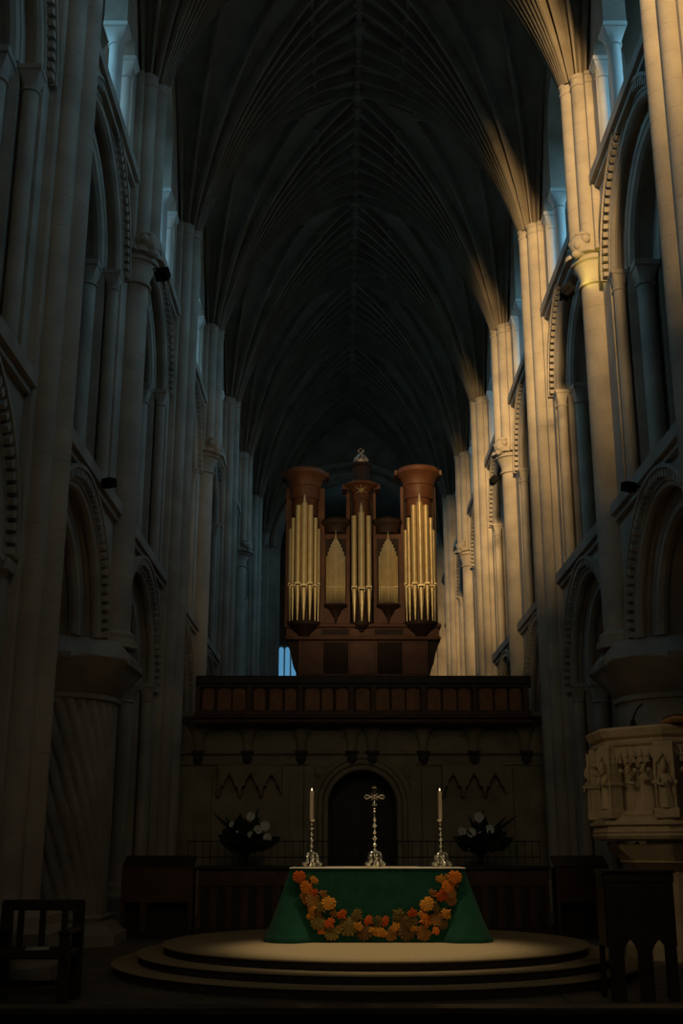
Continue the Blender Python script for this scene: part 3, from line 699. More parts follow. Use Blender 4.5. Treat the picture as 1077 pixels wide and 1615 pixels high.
def tower(xc, half_px, v_cap0, v_cap1, v_band, tops, v_mouth, v_foot, rp, npx, vf_bowl, cap_out):
    r = half_px*KPX; seg = 24
    t = obj('tower_case', MB().lathe([(r*0.80, oz(v_foot)), (r*0.80, oz(v_band))], seg, (xc, 0, 0), pi, 2*pi), 'organ_dark', organ)
    obj('tower_drum', MB().lathe([(r*0.84, oz(v_band+26)), (r*0.84, oz(v_band)), (r*0.96, oz(v_band)), (r*0.96, oz(v_band-14)), (r*0.99, oz(v_cap1+2)), (r*0.99, oz(v_cap1))], seg, (xc, 0, 0), pi, 2*pi), 'organ_wood', t)
    obj('tower_cornice', MB().lathe(cap_prof(r*0.97, oz(v_cap1), oz(v_cap0), cap_out)+[(0.01, oz(v_cap0)+0.02)], seg, (xc, 0, 0), pi, 2*pi).box(xc-r-cap_out*1.25, xc-r*0.9, -0.02, 0.5, oz(v_cap0)-0.12, oz(v_cap0)).box(xc+r*0.9, xc+r+cap_out*1.25, -0.02, 0.5, oz(v_cap0)-0.12, oz(v_cap0)), 'organ_wood', t)
    obj('tower_bowl', MB().lathe([(0.03, oz(vf_bowl)), (r*0.35, oz(vf_bowl)+0.05), (r*0.5, oz(vf_bowl-8)), (r*0.85, oz(v_foot+9)), (r*1.12, oz(v_foot+5)), (r*1.12, oz(v_foot))], seg, (xc, 0, 0), pi, 2*pi), 'organ_dark', t)
    n = len(tops)
    for i, vt in enumerate(tops):
        a = pi+pi*(i+0.5)/n if n > 3 else pi+pi*(0.16+0.34*i)
        rr = rp*(1.0 if i == n//2 else 0.86 if abs(i-n//2) == 1 else 0.68)
        pipe(t, xc+r*0.93*cos(a), r*0.93*sin(a), oz(vt), oz(v_mouth+(2, -2, 0, -5)[min(3, abs(i-n//2))]), oz(v_foot)+0.01, rr, 0.26 if i == n//2 else 0.0)
    return t
XA, XC_, XB = ox(480), ox(570), ox(662)
tower(XA, 24, 745, 772, 790, (836, 821, 803, 800, 803, 821, 836), 929, 983, 5.0*KPX, 7, 1008, 0.17)
tower(XB, 24, 742, 770, 790, (838, 821, 803, 799, 803, 821, 838), 929, 983, 5.0*KPX, 7, 1008, 0.17)
tower(XC_, 14, 764, 778, 790, (816, 812, 816), 932, 983, 5.2*KPX, 3, 1001, 0.20)
# side posts of the towers, back case, wings
cs = MB()
for u0, u1, v0 in ((452, 458, 770), (502, 511, 770), (631, 639, 768), (685, 691, 768), (546, 552, 778), (588, 594, 778)):
    cs = MB(); bx(cs, u0, v0, u1, 985, 0, 0.1, OY)
    n_ = [(x, y, z-OZ) for x, y, z in cs.v]; cs.v = n_; obj('case_post', cs, 'organ_wood', organ, smooth=0)
def obox(name, u0, v0, u1, v1, y0, y1, m, parent=organ, bev=0.0):
    a, b = ox(u0), ox(u1); z1, z0 = oz(v0), oz(v1)
    mb = MB(); (mb.bbox(a, b, y0, y1, z0, z1, bev) if bev else mb.box(a, b, y0, y1, z0, z1)); return obj(name, mb, m, parent, smooth=0)
obox('back_case', 456, 840, 688, 985, 0.12, 0.9, 'organ_dark')
for a, b in ((458, 504), (547, 593), (637, 687)): obox('tower_back', a, 766, b, 845, 0.05, 0.8, 'organ_dark')
for a, b in ((508, 551), (590, 634)):
    f = obox('flat_case', a, 842, b, 985, 0.02, 0.12, 'organ_wood')
    xc = (ox(a)+ox(b))/2; hw = (ox(b)-ox(a))/2
    obox('flat_back', a+5, 850, b-5, 957, -0.01, 0.03, 'organ_dark', f)
    obj('flat_cornice', MB().lathe(cap_prof(hw*0.75, oz(842), oz(820), 0.12)+[(0.02, oz(812))], 18, (xc, 0.1, 0), pi, 2*pi), 'organ_dark', f)
    obj('flat_corbel', MB().lathe([(0.02, oz(984)), (0.04, oz(975)), (0.09, oz(970)), (hw*0.45, oz(962)), (hw*0.85, oz(957)), (hw*0.85, oz(954))], 16, (xc, 0.02, 0), pi, 2*pi), 'organ_dark', f)
    for i in range(13):
        q = i-6; t = abs(q)/6
        pipe(f, xc+q*2.35*KPX, -0.06-0.10*(1-t*t), oz(852+26*t**1.5+(0 if q else -4)), oz(930-3*t), oz(955)+0.005, 1.18*KPX*(1.25 if q == 0 else 1), 0.16 if q == 0 else 0, 8)
# impost, lower case, brackets, grilles
obox('impost', 450, 985, 693, 991, -0.16, 0.95, 'organ_wood', bev=0.02)
obox('frieze', 453, 991, 690, 1005, -0.06, 0.9, 'organ_wood')
for a, b in ((508, 550), (590, 634)): obox('frieze_panel', a, 993, b, 1002, -0.075, -0.06, 'organ_dark')
obox('lower_rail', 452, 1005, 692, 1010, -0.14, 0.92, 'organ_wood', bev=0.015)
obj('lower_case', MB().box(ox(472), ox(672), 0.0, 0.9, 0.0, oz(1010)), 'organ_wood', organ, smooth=0)
for a, b in ((478, 508), (552, 590), (635, 668)):
    p_ = obox('lower_panel', a, 1014, b, 1064, -0.03, 0.0, 'organ_wood', bev=0.012)
for a, b in ((511, 549), (594, 632)):
    g = obox('grille', a, 1013, b, 1063, -0.012, 0.0, 'organ_dark')
    for i in range(9):
        x = ox(a)+(ox(b)-ox(a))*(i+0.5)/9; obj('slat', MB().tube([(x, -0.03, oz(1062)), (x, -0.03, oz(1014))], 0.014, 6), 'organ_dark', g)
for q, ua, ub in ((-1, 472, 453), (1, 672, 692)):
    pts = [(ox(ua), oz(1010)), (ox(ub), oz(1010))]
    pts = [(ox(ua), oz(1066)), (ox(ua)+q*2*KPX, oz(1066)), (ox(ua)+q*6*KPX, oz(1052)), (ox(ua)+q*9*KPX, oz(1046)), (ox(ua)+q*12*KPX, oz(1030)), (ox(ub)-q*3*KPX, oz(1016)), (ox(ub), oz(1010)), (ox(ua), oz(1010))]
    if q < 0: pts = list(reversed(pts))
    m_ = MB(); xz_prism(m_, pts, 0.05, 0.8); obj('bracket', m_, 'organ_dark', organ, smooth=0)
# finial with crown, star
fn = obj('finial', MB().lathe([(0.26, oz(764)), (0.26, oz(760)), (0.22, oz(757)), (0.22, oz(738)), (0.27, oz(736)), (0.27, oz(733))], 8, (XC_, 0.0, 0), pi/8, pi/8+2*pi), 'organ_dark', organ, smooth=20)
cr = MB().lathe([(0.20, oz(735)), (0.21, oz(733)), (0.14, oz(732)), (0.14, oz(728)), (0.15, oz(727))], 16, (XC_, 0, 0))
for k in range(4):
    a = k*pi/4+0.2; cr.tube([(XC_+0.155*cos(a)*cos(pi*i/12), 0.155*sin(a)*cos(pi*i/12), oz(727)+0.16*sin(pi*i/12)) for i in range(13)], 0.022, 6)
for k in range(8): a = k*pi/4; cr.ball((XC_+0.16*cos(a), 0.16*sin(a), oz(726)), 0.03, seg=6, rg=4)
cr.lathe([(0.035, oz(719)), (0.06, oz(717)), (0.03, oz(715.5))], 8, (XC_, 0, 0)); z_ = oz(711.5)
cr.box(XC_-0.035, XC_+0.035, -0.03, 0.03, oz(716), oz(708)).box(XC_-0.075, XC_+0.075, -0.03, 0.03, z_-0.03, z_+0.03)
obj('crown', cr, 'crown_metal', fn)
st = MB(); xs, zs_ = XC_+0.0, oz(779)
for k in range(6):
    a = pi/2+k*pi/3+0.06; R = (12.5 if k != 3 else 8)*KPX
    tip = (xs+R*cos(a), -0.33, zs_+R*sin(a)); l = (xs+3.0*KPX*cos(a+pi/6), -0.33, zs_+3.0*KPX*sin(a+pi/6)); r_ = (xs+3.0*KPX*cos(a-pi/6), -0.33, zs_+3.0*KPX*sin(a-pi/6)); c1 = (xs, -0.39, zs_); c0 = (xs, -0.29, zs_)
    st.poly([c1, l, tip]).poly([c1, tip, r_]).poly([c0, tip, l]).poly([c0, r_, tip])
obj('star', st, 'gold', organ, smooth=0, label='six-pointed gilded star over the middle pipes')

# ================================================================== DAIS AND ALTAR
DY = 15.22
dais = thing('altar_dais', 'round carpeted altar platform of three low steps', 'dais', (0.0, DY, 0))
for R, z0, z1 in ((3.23, 0.0, 0.11), (2.94, 0.11, 0.21), (2.64, 0.21, 0.31)):
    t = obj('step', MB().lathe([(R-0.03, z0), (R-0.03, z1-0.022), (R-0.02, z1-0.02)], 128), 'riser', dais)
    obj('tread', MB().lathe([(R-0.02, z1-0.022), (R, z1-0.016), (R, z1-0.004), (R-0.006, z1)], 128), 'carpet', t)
AZ = 0.31; AY = 15.0; AW = 1.10; AD = 1.05; AH = 0.88
altar = thing('altar', 'altar table draped in dark green cloth on the round platform', 'altar', (0.03, AY, AZ))
fb = obj('altar_cloth', MB().box(-AW, AW, 0.0, AD, 0.004, AH-0.012), 'velvet', altar, smooth=0)
fr = MB(); rows = []
for i in range(15):
    z = 0.004+(AH-0.02)*i/14; rows.append([(-AW+2*AW*k/40, -0.012-0.010*(1-i/14)*(1+0.6*sin(k*1.3)), z) for k in range(41)])
obj('front_panel', fr.grid(rows), 'velvet', altar)
for q in (-1, 1):                      # corner folds of the throw-over cloth
    for yc in (0.06, AD-0.06):
        rows = []; N = 40
        for i in range(25):
            t = i/24; z = (AH-0.01)*(1-t); row = []
            for k in range(N):
                a = 2*pi*k/N
                rr = 0.015+0.285*t**1.05*(1+0.05*sin(3*a+1+q)*t+0.03*sin(7*a+2*q)*t)
                if t > 0.90: rr *= 1+0.10*sin((t-0.90)/0.10*pi)
                if t > 0.80: rr *= 1+0.03*sin((t-0.8)/0.2*pi*2)
                row.append((q*(AW-0.02+0.02*t)+rr*cos(a)*1.02, yc+(0.02 if yc < 0.5 else -0.02)+rr*sin(a)*0.85, max(z, 0.003)))
            rows.append(row)
        obj('corner_fold', MB().grid(rows, True), 'velvet', altar, smooth=80)
ln = MB().bbox(-AW-0.005, AW+0.005, -0.02, AD+0.01, AH-0.012, AH, 0.004)
obj('linen_cover', ln, 'linen', altar, smooth=0, label='white linen strip covering the altar top')
# maple and vine leaves sewn on the cloth
def leaf_outline(kind):
    if kind == 0:   # maple
        half = [(0, -0.62), (0.05, -0.45), (0.34, -0.62), (0.40, -0.42), (0.86, -0.36), (0.66, -0.08), (0.98, 0.12), (0.72, 0.22), (0.78, 0.50), (0.42, 0.38), (0.36, 0.66), (0.22, 0.60), (0, 1.05)]
    elif kind == 1:  # round vine leaf
        half = [(0, -0.55), (0.12, -0.72), (0.42, -0.80), (0.58, -0.60), (0.86, -0.46), (0.84, -0.18), (1.0, 0.06), (0.84, 0.26), (0.80, 0.54), (0.54, 0.58), (0.42, 0.82), (0.20, 0.78), (0, 1.0)]
    else:           # ivy-like
        half = [(0, -0.6), (0.22, -0.72), (0.5, -0.56), (0.52, -0.36), (0.92, -0.20), (0.70, 0.06), (0.76, 0.36), (0.44, 0.36), (0.30, 0.62), (0, 1.1)]
    return half+[(-x, z) for x, z in reversed(half[1:-1])]
def leaf_mb(kind):
    o = leaf_outline(kind); mb = MB(); n = len(o)
    mb.v = [(x, 0.0, z) for x, z in o]+[(x*0.97, -0.10, z*0.97) for x, z in o]+[(x*0.5, -0.22+(0.08 if i % 2 else 0), z*0.5) for i, (x, z) in enumerate(o)]+[(0, -0.16, 0)]
    for L in (0, n):
        for i in range(n): j = (i+1) % n; mb.f.append((L+i, L+j, L+n+j, L+n+i))
    for i in range(n): j = (i+1) % n; mb.f.append((2*n+i, 2*n+j, 3*n))
    return mb
LM = {}
def leaf_mesh(kind, m):
    if (kind, m) not in LM: LM[(kind, m)] = leaf_mb(kind).mesh('leaf', m, 20)
    return LM[(kind, m)]
R_, O_, A_, B_, V_, D_, G_ = 'leaf_red', 'leaf_orange', 'leaf_amber', 'leaf_brown', 'leaf_olive', 'leaf_dark', 'leaf_green'
LEAVES_L = [(350,155,55,1,R_),(485,185,42,0,A_),(420,170,38,1,G_),(415,250,55,1,O_),(480,305,46,0,R_),(400,325,42,1,B_),(470,360,66,1,B_),(565,315,42,0,B_),(400,385,24,0,O_),(615,390,62,1,A_),(455,440,48,0,A_),(540,425,58,0,V_),(450,500,42,0,A_),(525,510,44,0,B_),(520,560,68,1,V_),(620,565,52,0,R_),(660,490,38,0,B_),(730,490,48,0,R_),(545,640,38,2,O_),(640,660,66,1,V_),(715,625,44,0,B_),(790,600,82,1,V_),(860,500,62,0,V_),(880,605,46,0,A_),(965,545,46,0,R_),(930,660,72,1,D_),(1045,560,52,1,D_),(1000,640,34,0,A_),(1060,660,50,0,A_)]
LEAVES_R = [(720,155,60,1,O_),(590,180,44,0,A_),(655,165,34,1,B_),(660,245,56,1,O_),(740,240,18,0,V_),(520,305,40,0,B_),(610,330,68,0,R_),(690,300,46,1,B_),(690,370,46,1,B_),(470,400,62,1,A_),(545,420,52,0,V_),(640,490,52,0,A_),(560,530,62,1,B_),(465,540,64,0,O_),(415,490,32,0,A_),(340,485,48,0,R_),(370,565,38,0,V_),(215,500,60,0,V_),(280,560,62,1,D_),(350,620,32,0,A_),(290,660,74,1,D_),(440,660,64,1,B_),(550,640,40,2,O_),(610,580,46,1,D_),(190,610,50,0,A_),(100,555,48,0,R_),(35,550,48,1,G_),(70,650,48,0,A_),(150,670,56,1,B_),(10,645,40,0,A_)]
kl = 0
for lst, u0 in ((LEAVES_L, 410), (LEAVES_R, 590)):
    for i, (a, b, r, kd, m_) in enumerate(lst):
        u, v = u0+a/5.67, 1355+b/5.67; x, z = P(u, v, AY-0.02); sc = r/5.67*0.0093; z = min(max(z, AZ+sc*0.95+0.012), AZ+AH-0.02-sc*0.9)
        lay = 0.016+0.004*(i % 4)+(0.010 if m_ in (R_, O_, A_) else 0.0)
        # leaves lying on the corner folds sit further out
        cx_ = abs(x-altar.location.x); t = 1-(z-AZ)/AH; foldx = AW-0.02-0.31*t
        dep = 0.0
        if cx_ > foldx: dep = 0.26*sqrt(max(0.0, min(1.0, t)**2-((cx_-AW)/0.31)**2)) if t > 0 else 0
        o = inst('leaf', leaf_mesh(kd, m_), altar, (x-altar.location.x, -lay-dep-0.012, z-AZ), (random.uniform(0.0, 0.22), random.uniform(-2.6, 2.6) if kd != 1 else random.uniform(2.2, 4.0), random.uniform(-0.2, 0.2)), (sc, sc*0.9, sc))

TOPZ = AZ+AH
pl = MB().bbox(-0.62, 0.62, -0.16, 0.16, 0, 0.006, 0.002); pp_ = obj('altar_paper', pl, 'paper', None, (-0.02, AY+0.76, TOPZ), smooth=0); tag(pp_, 'thin pinkish cloth strip lying on the altar behind the cross', 'cloth')
# candlesticks
def knops(prof_z):
    return prof_z
def scroll_foot(mb, a, R=0.10, H=0.15):
    pts = []; rad = []
    for i in range(15):
        t = i/14; ang = t*pi*1.5
        rr = 0.03+R*0.75*sin(min(1, t*1.1)*pi/2)+0.018*sin(t*9); z = H*(1-t)**1.2+0.02+0.012*sin(t*8)
        pts.append((rr*cos(a), rr*sin(a), z)); rad.append(0.014+0.010*sin(t*pi)+0.006*sin(t*14)**2)
    mb.tube(pts, rad, 7); mb.ball((R*1.0*cos(a), R*1.0*sin(a), 0.024), 0.025, seg=8, rg=6); mb.ball((R*0.62*cos(a), R*0.62*sin(a), H*0.62), 0.020, seg=7, rg=5)
    mb.ball((R*0.78*cos(a), R*0.78*sin(a), 0.085), 0.017, seg=7, rg=5)
def stem_profile(z0, z1, n, r):
    pr = [(r*0.5, z0)]; h = (z1-z0)/n
    for i in range(n):
        z = z0+i*h; k = 1.0 if i % 2 == 0 else 0.74; k *= 1-0.12*i/n
        pr += [(r*0.36, z+h*0.06), (r*0.55, z+h*0.18), (r*1.02*k, z+h*0.34), (r*1.10*k, z+h*0.42), (r*0.72*k, z+h*0.55), (r*0.46, z+h*0.70), (r*0.32, z+h*0.92)]
    return pr
def ornate_base(root, H):
    b = MB()
    for k in range(6): scroll_foot(b, pi/2+k*pi/3+0.3, 0.105 if k % 2 == 0 else 0.085, H)
    b.lathe([(0.07, 0.0), (0.075, 0.02), (0.045, 0.05), (0.03, 0.08), (0.035, 0.11), (0.022, H), (0.03, H+0.01), (0.02, H+0.03)], 12)
    return obj('scrolled_base', b, 'silver', root)
def candlestick(x, y, label, clabel):
    root = thing('candlestick', label, 'candlestick', (x, y, TOPZ), 'altar candlesticks')
    ornate_base(root, 0.15)
    obj('stem', MB().lathe(stem_profile(0.16, 0.53, 5, 0.036), 12), 'silver', root)
    obj('drip_pan', MB().lathe([(0.012, 0.52), (0.02, 0.535), (0.016, 0.55), (0.035, 0.565), (0.056, 0.585), (0.058, 0.592), (0.032, 0.59), (0.030, 0.60)], 14), 'silver', root)
    c = thing('candle', clabel, 'candle', (x, y, TOPZ+0.592), 'altar candles')
    obj('wax', MB().lathe([(0.027, 0), (0.027, 0.352), (0.024, 0.36), (0.012, 0.357)], 14), 'wax', c)
    obj('wick', MB().tube([(0, 0, 0.355), (0.002, 0, 0.372)], 0.002, 5), 'wick', c)
    obj('flame', MB().lathe([(0.002, 0.366), (0.007, 0.372), (0.0085, 0.380), (0.005, 0.390), (0.001, 0.400)], 10), 'flame', c)
CY = AY+0.45
candlestick(P(491, 1364, CY)[0], CY, 'ornate silver candlestick on the left end of the altar', 'lit cream candle in the left silver candlestick')
candlestick(P(696, 1364, CY)[0], CY, 'ornate silver candlestick on the right end of the altar', 'lit cream candle in the right silver candlestick')
cr_ = thing('altar_cross', 'ornate silver standing cross in the middle of the altar', 'cross', (P(591, 1366, CY)[0], CY-0.05, TOPZ))
ornate_base(cr_, 0.165)
obj('stem', MB().lathe(stem_profile(0.17, 0.64, 6, 0.040), 12), 'silver', cr_)
z1 = P(591, 1281, CY)[1]-TOPZ; zc = P(591, 1257, CY)[1]-TOPZ; zt = P(591, 1240, CY)[1]-TOPZ
xm = MB().lathe([(0.008, 0.64), (0.006, z1-0.03), (0.022, z1-0.025), (0.026, z1), (0.014, z1+0.02), (0.020, z1+0.04), (0.006, z1+0.06), (0.006, zc)], 10)
for a, L in ((0, 0.115), (pi, 0.115), (pi/2, zt-zc-0.02), (-pi/2, 0.10)):
    ca, sa = cos(a), sin(a)
    for q in (-1, 1): xm.tube([(0.02*ca, 0, zc+0.02*sa), (L*ca-q*0.026*sa, 0, zc+L*sa+q*0.026*ca)], [0.006, 0.010], 6)
    xm.tube([(L*ca-0.032*-sa, 0, zc+L*sa-0.032*ca), (L*ca+0.032*-sa, 0, zc+L*sa+0.032*ca)], 0.009, 6)
    xm.ball(((L+0.012)*ca, 0, zc+(L+0.012)*sa), 0.016, seg=8, rg=6)
for k in range(4):
    a = pi/4+k*pi/2; xm.tube([(0.01*cos(a), 0, zc+0.01*sin(a)), (0.062*cos(a), 0, zc+0.062*sin(a))], [0.011, 0.004], 6)
xm.ball((0, -0.004, zc), 0.022, 1, 0.7, 1)
obj('cross_head', xm, 'silver', cr_)

# ================================================================== STALLS, RAILING, FLOWERS BEHIND THE ALTAR
SY = 20.2
def sx_(u, v=1400): return P(u, v, SY)[0]
def sz_(v): return P(571, v, SY)[1]
def stall_front(name, label, u0, u1, slots):
    """closed bench front with a moulded top rail and upright slots"""
    x0, x1 = sx_(u0), sx_(u1); t = thing(name, label, 'stall', ((x0+x1)/2, SY, 0)); w_ = (x1-x0)/2; zt_ = sz_(1366)
    obj('body', MB().box(-w_, w_, 0.06, 0.12, 0.02, zt_-0.05), 'dark_oak', t, smooth=0)
    obj('top_rail', MB().bbox(-w_-0.03, w_+0.03, -0.04, 0.42, zt_-0.06, zt_, 0.015), 'dark_oak', t, smooth=0)
    obj('upper_panel', MB().bbox(-w_, w_, 0.02, 0.07, sz_(1398), zt_-0.06, 0.012), 'oak', t, smooth=0)
    obj('plinth', MB().bbox(-w_, w_, -0.02, 0.12, 0, 0.14, 0.012), 'dark_oak', t, smooth=0)
    for i in range(slots+1):
        x = -w_+2*w_*i/slots; obj('upright', MB().bbox(max(x-0.06, -w_), min(x+0.06, w_), 0.0, 0.07, 0.13, sz_(1398), 0.01), 'oak', t, smooth=0)
    for i in range(3): obj('bench_end', MB().bbox(-w_+w_*i-0.03 if i else -w_, -w_+w_*i+0.03 if i < 2 else w_, 0.12, 0.9, 0, zt_-0.1, 0.01), 'dark_oak', t, smooth=0)
def open_desk(label, u0, u1, holes):
    x0, x1 = sx_(u0), sx_(u1); t = thing('open_desk', label, 'desk', ((x0+x1)/2, SY-0.35, 0)); w_ = (x1-x0)/2; zt_ = sz_(1368)
    obj('front_board', MB().bbox(-w_, w_, 0, 0.05, sz_(1422), zt_, 0.01), 'oak', t, smooth=0)
    sl = MB(); sl.prism([(0, 0), (1, 0), (1, 1), (0, 1)], 0, 1); sl.v = [(-w_+2*w_*x, 0.02+0.42*y, zt_-0.01+0.16*y+0.04*z) for x, y, z in sl.v]; obj('sloping_top', sl, 'dark_oak', t, smooth=0)
    for f in [0, holes, 1]:
        x = -w_+2*w_*f; obj('leg', MB().bbox(max(-w_, x-0.05), min(w_, x+0.05), 0, 0.09, 0, sz_(1422), 0.01), 'oak', t, smooth=0)
    obj('foot_rail', MB().bbox(-w_, w_, -0.02, 0.3, 0, 0.1, 0.01), 'dark_oak', t, smooth=0)
    obj('shelf_back', MB().box(-w_, w_, 0.40, 0.44, 0, zt_), 'dark_oak', t, smooth=0)
stall_front('choir_stall', 'low dark panelled stall front behind the altar, left of it', 312, 560, 10)
stall_front('choir_stall', 'low dark panelled stall front behind the altar, right of it', 612, 866, 10)
open_desk('dark wooden open-fronted desk left of the platform by the spiral pillar', 197, 308, 0.32)
open_desk('dark wooden open-fronted desk right of the platform beside the pulpit', 872, 955, 0.75)
RY = 22.9
rail = thing('iron_railing', 'thin dark railing in front of the stone screen', 'railing', (0, RY, 0))
for v in (1327, 1352): z = P(571, v, RY)[1]; obj('rail', MB().box(-3.4, 3.4, -0.015, 0.015, z-0.01, z+0.01), 'black_iron', rail, smooth=0)
bal = MB().tube([(0, 0, 0), (0, 0, P(571, 1327, RY)[1])], 0.006, 6).mesh('baluster', 'black_iron')
for i in range(48): inst('baluster', bal, rail, (-3.38+6.76*i/47, 0, 0))
def petal_flower():
    mb = MB()
    for ring, (n, r, tilt) in enumerate(((5, 0.085, 0.5), (5, 0.065, 0.9), (4, 0.04, 1.25))):
        for k in range(n):
            a = 2*pi*k/n+ring*0.5; u = Vector((cos(a), 0, sin(a))); sd_ = Vector((-sin(a), 0, cos(a)))
            rows = []
            for i in range(4):
                t = i/3; c = u*(r*t)+Vector((0, -r*0.9*sin(tilt)*t, 0)); w_ = r*0.75*sin(pi*(0.15+0.7*t)); rows.append([c-sd_*w_+Vector((0, -0.012, 0)), c+Vector((0, 0.006, 0)), c+sd_*w_+Vector((0, -0.012, 0))])
            mb.grid(rows)
    mb.ball((0, -0.03, 0), 0.035, seg=8, rg=6); return mb
FL = petal_flower().mesh('flower', 'flower_white', 60)
def blade():
    rows = []
    for i in range(7):
        t = i/6; w_ = 0.11*sin(pi*(0.08+0.9*t)); z = t; y = -0.10*sin(t*2.2)
        rows.append([(-w_, y-0.02, z), (0, y, z), (w_, y-0.02, z)])
    return MB().grid(rows)
BL = blade().mesh('leaf', 'foliage', 60)
def bouquet(u, label, flowers, spikes):
    FY = 23.9; x0, z0 = P(u, 1330, FY); t = thing('flower_arrangement', label, 'flowers', (x0, FY, 0), 'flower arrangements by the screen')
    obj('pedestal', MB().lathe([(0.22, 0), (0.22, 0.06), (0.06, 0.12), (0.045, z0-0.25), (0.12, z0-0.2), (0.16, z0-0.12), (0.14, z0-0.1)], 14), 'black_iron', t)
    random.seed(int(u))
    for i in range(80):
        a = random.uniform(-1.35, 1.35); L = random.uniform(0.30, 0.62)*(1.0 if abs(a) > 0.5 else 1.1)
        inst('leaf', BL, t, (random.uniform(-0.18, 0.18), random.uniform(-0.22, 0.1), z0-0.10), (random.uniform(-0.5, 0.9), a, random.uniform(-0.8, 0.8)), (1.0, 1.0, L))
    for a, L in spikes: inst('leaf', BL, t, (0, -0.05, z0), (0, a, 0), (0.35, 0.5, L))
    for fu, fv, sc in flowers:
        x, z = P(fu, fv, FY-0.3); inst('flower', FL, t, (x-x0, -0.30, z), (random.uniform(-0.3, 0.3), random.uniform(-0.5, 0.5), 0), (sc,)*3)
bouquet(388, 'dark floral arrangement with white blooms left of the screen doorway', [(374,1313,1.25),(397,1318,1.1),(407,1308,1.0),(418,1303,1.1),(396,1288,1.0),(422,1321,1.0),(366,1301,0.7)], [(-0.85, 0.9), (-0.7, 0.7), (0.35, 0.75), (0.5, 0.6)])
bouquet(757, 'dark floral arrangement with white blooms right of the screen doorway', [(755,1289,1.1),(729,1310,1.0),(743,1313,1.1),(758,1319,1.15),(772,1309,1.1),(740,1333,1.0),(780,1333,1.0)], [(0.95, 0.95), (0.8, 0.75), (-0.4, 0.6), (0.1, 0.65)])

# ================================================================== PULPIT
PX, PY, PR = 4.32, 16.62, 1.20          # octagon centre, circumradius
pul = thing('pulpit', 'carved octagonal stone pulpit at the right edge', 'pulpit', (PX, PY, 0))
zp = lambda v: P(947, v, 16.15)[1]
OCT = [(PR*cos(pi/8+k*pi/4), PR*sin(pi/8+k*pi/4)) for k in range(8)]
z_bot, z_top = zp(1316), zp(1150)
obj('drum', MB().rings(OCT, [(z_bot+0.16, -0.22), (z_top-0.1, -0.22)], (0, 0)), 'stone_pulpit', pul, smooth=20)
obj('top_cornice', MB().rings(OCT, [(zp(1178)-0.02, -0.08), (zp(1176), -0.03), (zp(1172), -0.02), (zp(1168), -0.06), (zp(1164), 0.0), (zp(1153), 0.05), (zp(1150), 0.03), (zp(1148), -0.05)], (0, 0)), 'stone_pulpit', pul, smooth=20)
obj('base_moulding', MB().rings(OCT, [(zp(1326), -0.12), (zp(1323), 0.0), (zp(1318), 0.03), (zp(1315), 0.01), (zp(1312), 0.03), (zp(1308), 0.0), (zp(1302), 0.0), (zp(1301), 0.05), (zp(1297), 0.05), (zp(1288), -0.05), (zp(1284), -0.06)], (0, 0)), 'stone_pulpit', pul, smooth=20)
obj('foot', MB().rings(OCT, [(0, -0.35), (0.15, -0.35), (0.3, -0.5), (zp(1375), -0.55), (zp(1362), -0.38), (zp(1360), -0.34), (zp(1358), -0.36), (zp(1334), -0.16), (zp(1331), -0.15)], (0, 0)), 'stone_pulpit', pul, smooth=20)
for k in range(8):
    a = pi/8+k*pi/4; m_ = MB(); pts = [(1.02-0.42*(i/8)**1.3, 0, zp(1330)-(zp(1330)-zp(1366))*(i/8)) for i in range(9)]
    m_.tube([(r*cos(a), r*sin(a), z) for r, _, z in pts], 0.045, 6); obj('bracket_rib', m_, 'stone_pulpit', pul)
def figure(kind):
    """small relief statue: robe, folded arms, head; kind changes the stance"""
    mb = MB(); H = 0.56
    rows = []
    for i in range(12):
        t = i/11; w_ = 0.115-0.035*t+0.012*sin(t*9); d_ = 0.075-0.01*t
        if t > 0.85: w_ *= 1-(t-0.85)*3.2; d_ *= 1-(t-0.85)*3
        lean = (0.05*sin(t*2.6) if kind else 0.0)
        rows.append([(w_*cos(a)*(1+0.10*sin(6*a)*(1-t))+lean, -d_*abs(sin(a))*(1+0.12*sin(5*a)*(1-t)), H*0.82*t) for a in [pi*k/14 for k in range(15)]])
    mb.grid(rows)
    hx = 0.05*sin(2.6)*(1 if kind else 0)
    mb.ball((hx, -0.05, H*0.91), 0.056, 0.9, 1, 1.2, 10, 8).ball((hx, -0.105, H*0.905), 0.014)
    if not kind: mb.lathe([(0.05, 0), (0.058, 0.03), (0.0, 0.12)], 8, (hx, -0.05, H*0.95))
    mb.tube([(-0.085, -0.05, H*0.70), (-0.10, -0.09, H*0.55), (0.0, -0.115, H*0.52)], [0.03, 0.026, 0.02], 7)
    mb.tube([(0.085, -0.05, H*0.70), (0.10, -0.09, H*0.56), (0.05 if not kind else 0.15, -0.12, H*0.62)], [0.03, 0.026, 0.02], 7)
    return mb
FIG = [figure(0).mesh('carved_figure', 'stone_pulpit', 60), figure(1).mesh('carved_figure', 'stone_pulpit', 60)]
def canopy_face(side):
    mb = MB(); n = 3
    for i in range(n):
        x0 = -side/2+0.12+(side-0.24)*i/n; x1 = -side/2+0.12+(side-0.24)*(i+1)/n
        ogee(mb, x0, x1, zp(1218), 0.22, zp(1180), -0.17, 0.02)
    return mb
SIDE = 2*PR*sin(pi/8); AP = PR*cos(pi/8)-0.21
CAN = canopy_face(SIDE).mesh('canopy', 'stone_pulpit', 0)
crk = MB()
for i in range(7):
    x = -SIDE/2+0.14+(SIDE-0.28)*i/6; crk.lathe([(0.035, 0), (0.02, 0.06), (0.035, 0.09), (0.012, 0.13), (0.0, 0.20)], 6, (x, -0.19, zp(1205)))
    crk.ball((x, -0.18, zp(1217)), 0.035, seg=6, rg=5)
CRK = crk.mesh('crockets', 'stone_pulpit')
